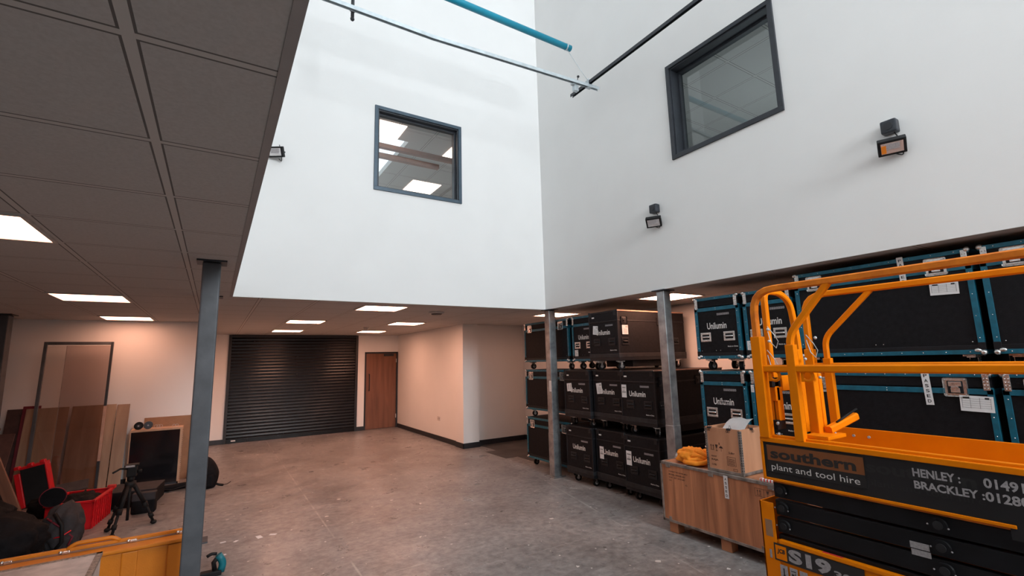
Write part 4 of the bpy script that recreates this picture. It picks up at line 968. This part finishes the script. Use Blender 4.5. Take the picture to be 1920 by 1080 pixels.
# backpack
t = thing('backpack', 'black backpack standing on the floor behind the left post', 'backpack', (-.02, 8.35, 0))
tb = bmesh.new(); bmesh.ops.create_icosphere(tb, subdivisions=4, radius=1)
for v in tb.verts:
    z = v.co.z; v.co = Vector((v.co.x*.17*(1-.28*max(0, z)), v.co.y*.12*(1-.3*max(0, z)), max(-.2, z*.235 if z > 0 else z*.3)))
for f in tb.faces: f.smooth = True
b = MB().m('bag'); b.merge(tb, Matrix.Translation((0, 0, .2))); b.build('body', t)
MB().m('bag').box(-.10, .10, -.13, -.07, .03, .2, .03, seg=3).build('front_pocket', t)
MB().m('rubber').tube([(.12, .0, .05), (.17, -.01, .03), (.23, 0, .012)], .017, 8).tube([(.22, 0, .012), (.28, 0, .02), (.325, .01, .045)], .005, 6).build('strap', t)
# red and black crate lid, red bin
t = thing('folding_crate', 'red and black plastic crate standing on its side by the boards', 'crate', (-1.97, 8.62, .0)); t.rotation_euler = (0, -.22, -.05); t.scale = (.9, 1, .95)
MB().m('rubber').box(.07, .34, -.02, .12, .0, .50, .006).build('body', t)
tt = MB().m('red').box(.0, .07, -.03, .13, 0, .46, .012); tt.box(.06, .345, -.03, .13, .50, .53, .006).box(.33, .348, -.03, .13, .0, .50, .004)
for k, x in enumerate((.02, .16, .29)): tt.box(x, x+.06, -.05, .02, .51+.006*k, .555+.006*k, .012)
o = tt.build('red_rim', t)
o.rotation_euler = (0, 0, 0)
t = thing('red_crate', 'bright red plastic crate with a ribbed side among the black bags', 'crate', (-1.40, 7.42, 0)); t.rotation_euler = (0, 0, -.12)
b = MB().m('red')
b.box(0, .40, -.30, -.29, .0, .30, .003).box(0, .40, .29, .30, .0, .30, .003).box(.0, .01, -.30, .30, 0, .30, .003).box(.39, .40, -.30, .30, 0, .30, .003).box(0, .40, -.3, .3, 0, .01)
b.box(-.015, .415, -.315, .315, .275, .30, .006) if False else None
for yy in [-.28+.07*k for k in range(9)]: b.box(.40, .412, yy, yy+.012, .0, .275, .003)
b.box(.39, .425, -.315, .315, .275, .302, .006).box(-.015, .42, -.315, -.29, .275, .302, .006).box(-.015, .42, .29, .315, .275, .302, .006).box(-.015, .01, -.315, .315, .275, .302, .006)
b.m('redtape').box(.36, .44, .27, .33, .29, .33, .01)
b.build('body', t)
lump('contents', 'bag', (.19, 0, .22), .19, (.9, 1.35, .5), 31, .4, parent=t)
# camera bags
G = 'black camera bags heaped on the left'
t = thing('camera_bag', 'large black camera bag filling the lower left behind the yellow case', 'bag', (-1.68, 6.25, 0), 0, G)
lump('body', 'bag', (0, 0, .2), .25, (1.7, 1.25, 1.0), 11, .22, flat=.17, parent=t)
MB().m('greyfab').box(-.42, -.12, -.10, .10, .40, .425, .01).build('grey_flap', t)
MB().m('rubber').tube(fillet([(-.2, -.2, .25), (-.05, -.28, .4), (.15, -.26, .38), (.28, -.2, .2)], .1), .014).build('strap', t)
t = thing('camera_bag', 'grey backpack with dark red piping slumped beside the red crate', 'bag', (-1.18, 6.60, 0), -.2, G)
lump('body', 'greyfab', (0, 0, .16), .17, (.85, .9, 1.35), 17, .25, flat=.16, parent=t)
MB().m('darkred').tube([(-.08, -.13, .30), (.03, -.15, .22), (.12, -.10, .10), (.10, -.12, .03)], .009).build('piping', t)
MB().m('rubber').tube([(-.02, -.14, .34), (.06, -.18, .24), (.07, -.17, .08), (.02, -.15, .02)], .016).build('shoulder_strap', t)
MB().m('red').tube([(-.02, -.16, .12), (.06, -.17, .13), (.12, -.14, .17)], .006).build('red_cord', t)
t = thing('camera_bag', 'long black padded bag lying behind the large camera bag', 'bag', (-2.05, 7.05, 0), .1, G)
lump('body', 'bag', (0, 0, .2), .25, (1.6, 1.1, .98), 23, .22, flat=.2, parent=t); MB().m('rubber').box(-.12, .1, -.2, -.14, .2, .26, .02).build('pocket', t)
t = thing('camera_bag', 'low black bag by the foot of the boards with an open flap', 'bag', (-1.53, 7.98, 0), 0, G)
lump('body', 'bag', (0, 0, .12), .18, (1.2, .8, .8), 29, .22, flat=.12, parent=t)
o = MB().m('greyfab').box(0, .30, -.06, .16, 0, .012, .004).build('flap', t); o.location = (.0, -.05, .27); o.rotation_euler = (.35, -.1, .1)
t = thing('round_reflector', 'round black folded reflector with red rim propped on the bags', 'reflector', (-1.33, 6.86, .42)); t.rotation_euler = (.25, 0, .2)
MB().m('bag').cyl((0, .0, 0), (0, .014, 0), .098, 32).build('disc', t); MB().m('darkred').tube([(.1*math.cos(a*math.pi/16), .007, .1*math.sin(a*math.pi/16)) for a in range(33)], .006, 6).build('rim', t)
# yellow case
t = thing('yellow_case', 'yellow orange moulded plastic case standing on edge behind the near post', 'case', (-1.40, 4.43, 0)); Wc = 1.325
b = MB().m('yellow').box(0, Wc, .0, .10, 0, .448, .01).box(-.01, Wc+.005, -.022, .10, .448, .475, .010, seg=3)
for x in (.02, .30, .60, .93, 1.19): b.box(x, x+.09 if x != 1.19 else x+.125, -.012, .01, .0, .445, .008)
b.build('front_shell', t)
MB().m('bandm').box(-.005, Wc, .10, .116, 0, .485, .003).build('aluminium_band', t)
MB().m('yellow').box(0, Wc, .116, .22, 0, .46, .01).box(-.01, Wc+.005, .116, .14, .46, .505, .007, seg=3).build('back_shell', t)
MB().m('yellow').tube(fillet([(.62, .128, .495), (.66, .128, .525), (.86, .128, .525), (.90, .128, .495)], .03), .014).build('carry_handle', t)
for x in (.32, .96, 1.25, .60): MB().m('chrome').box(x, x+.04, .09, .125, .478, .495, .004).sph((x-.01, .105, .487), .012, seg=8).build('catch', t)
# board box in front
t = thing('chipboard_box', 'pale dusty chipboard box at the bottom left corner', 'box', (-.515, 3.975, 0)); t.rotation_euler = (0, 0, .035)
MB().m('plaster').box(-1.4, 0, -1.2, 0, .585, .60, .002).build('top_board', t)
MB().m('raw').box(-1.4, .002, -.03, .002, .583, .603, .002).box(-.028, .002, -1.2, .002, .583, .603, .002).build('chipped_edge', t)
MB().m('plaster').box(-1.39, -.005, -1.19, -.006, 0, .585, .004).build('body', t)
# teal tool
t = thing('cordless_tool', 'teal and black cordless tool on the floor right of the near post', 'tool', (.10, 4.9, 0))
MB().m('tealtool').tube(fillet([(.045, 0, .02), (.06, 0, .09), (.02, 0, .155)], .05), .028, 12).build('body', t)
MB().m('rubber').tube(fillet([(.01, 0, .165), (-.03, 0, .172), (-.06, 0, .155)], .02), .013, 8).tube([(.0, 0, .04), (-.01, 0, .10), (.02, 0, .14)], .018, 8).build('grip', t)
MB().m('rubber').box(-.10, .05, -.035, .035, 0, .04, .008).build('battery', t)
# litter flakes on the floor
for i, (x, y, r_, lb) in enumerate(((.173, 5.724, .018, 'pale flake on the floor nearest the left post, in the row of four'),
        (.28, 5.68, .018, 'pale flake on the floor, second from the left post in the row'),
        (.484, 5.67, .030, 'largest pale flake on the floor, third from the left post in the row'),
        (.609, 5.668, .024, 'pale flake on the floor, farthest from the left post in the row'),
        (.172, 5.35, .016, 'pale flake of tape on the floor just above the teal tool'))):
    o = MB().m('paper').box(-r_*1.4, r_*1.4, -r_*.8, r_*.8, 0, .002, .0006).build('tape_flake'); o.location = (x, y, 0); o.rotation_euler = (0, 0, i*.8+.2)
    prop(o, lb, 'scrap', 'pale flakes on the floor')
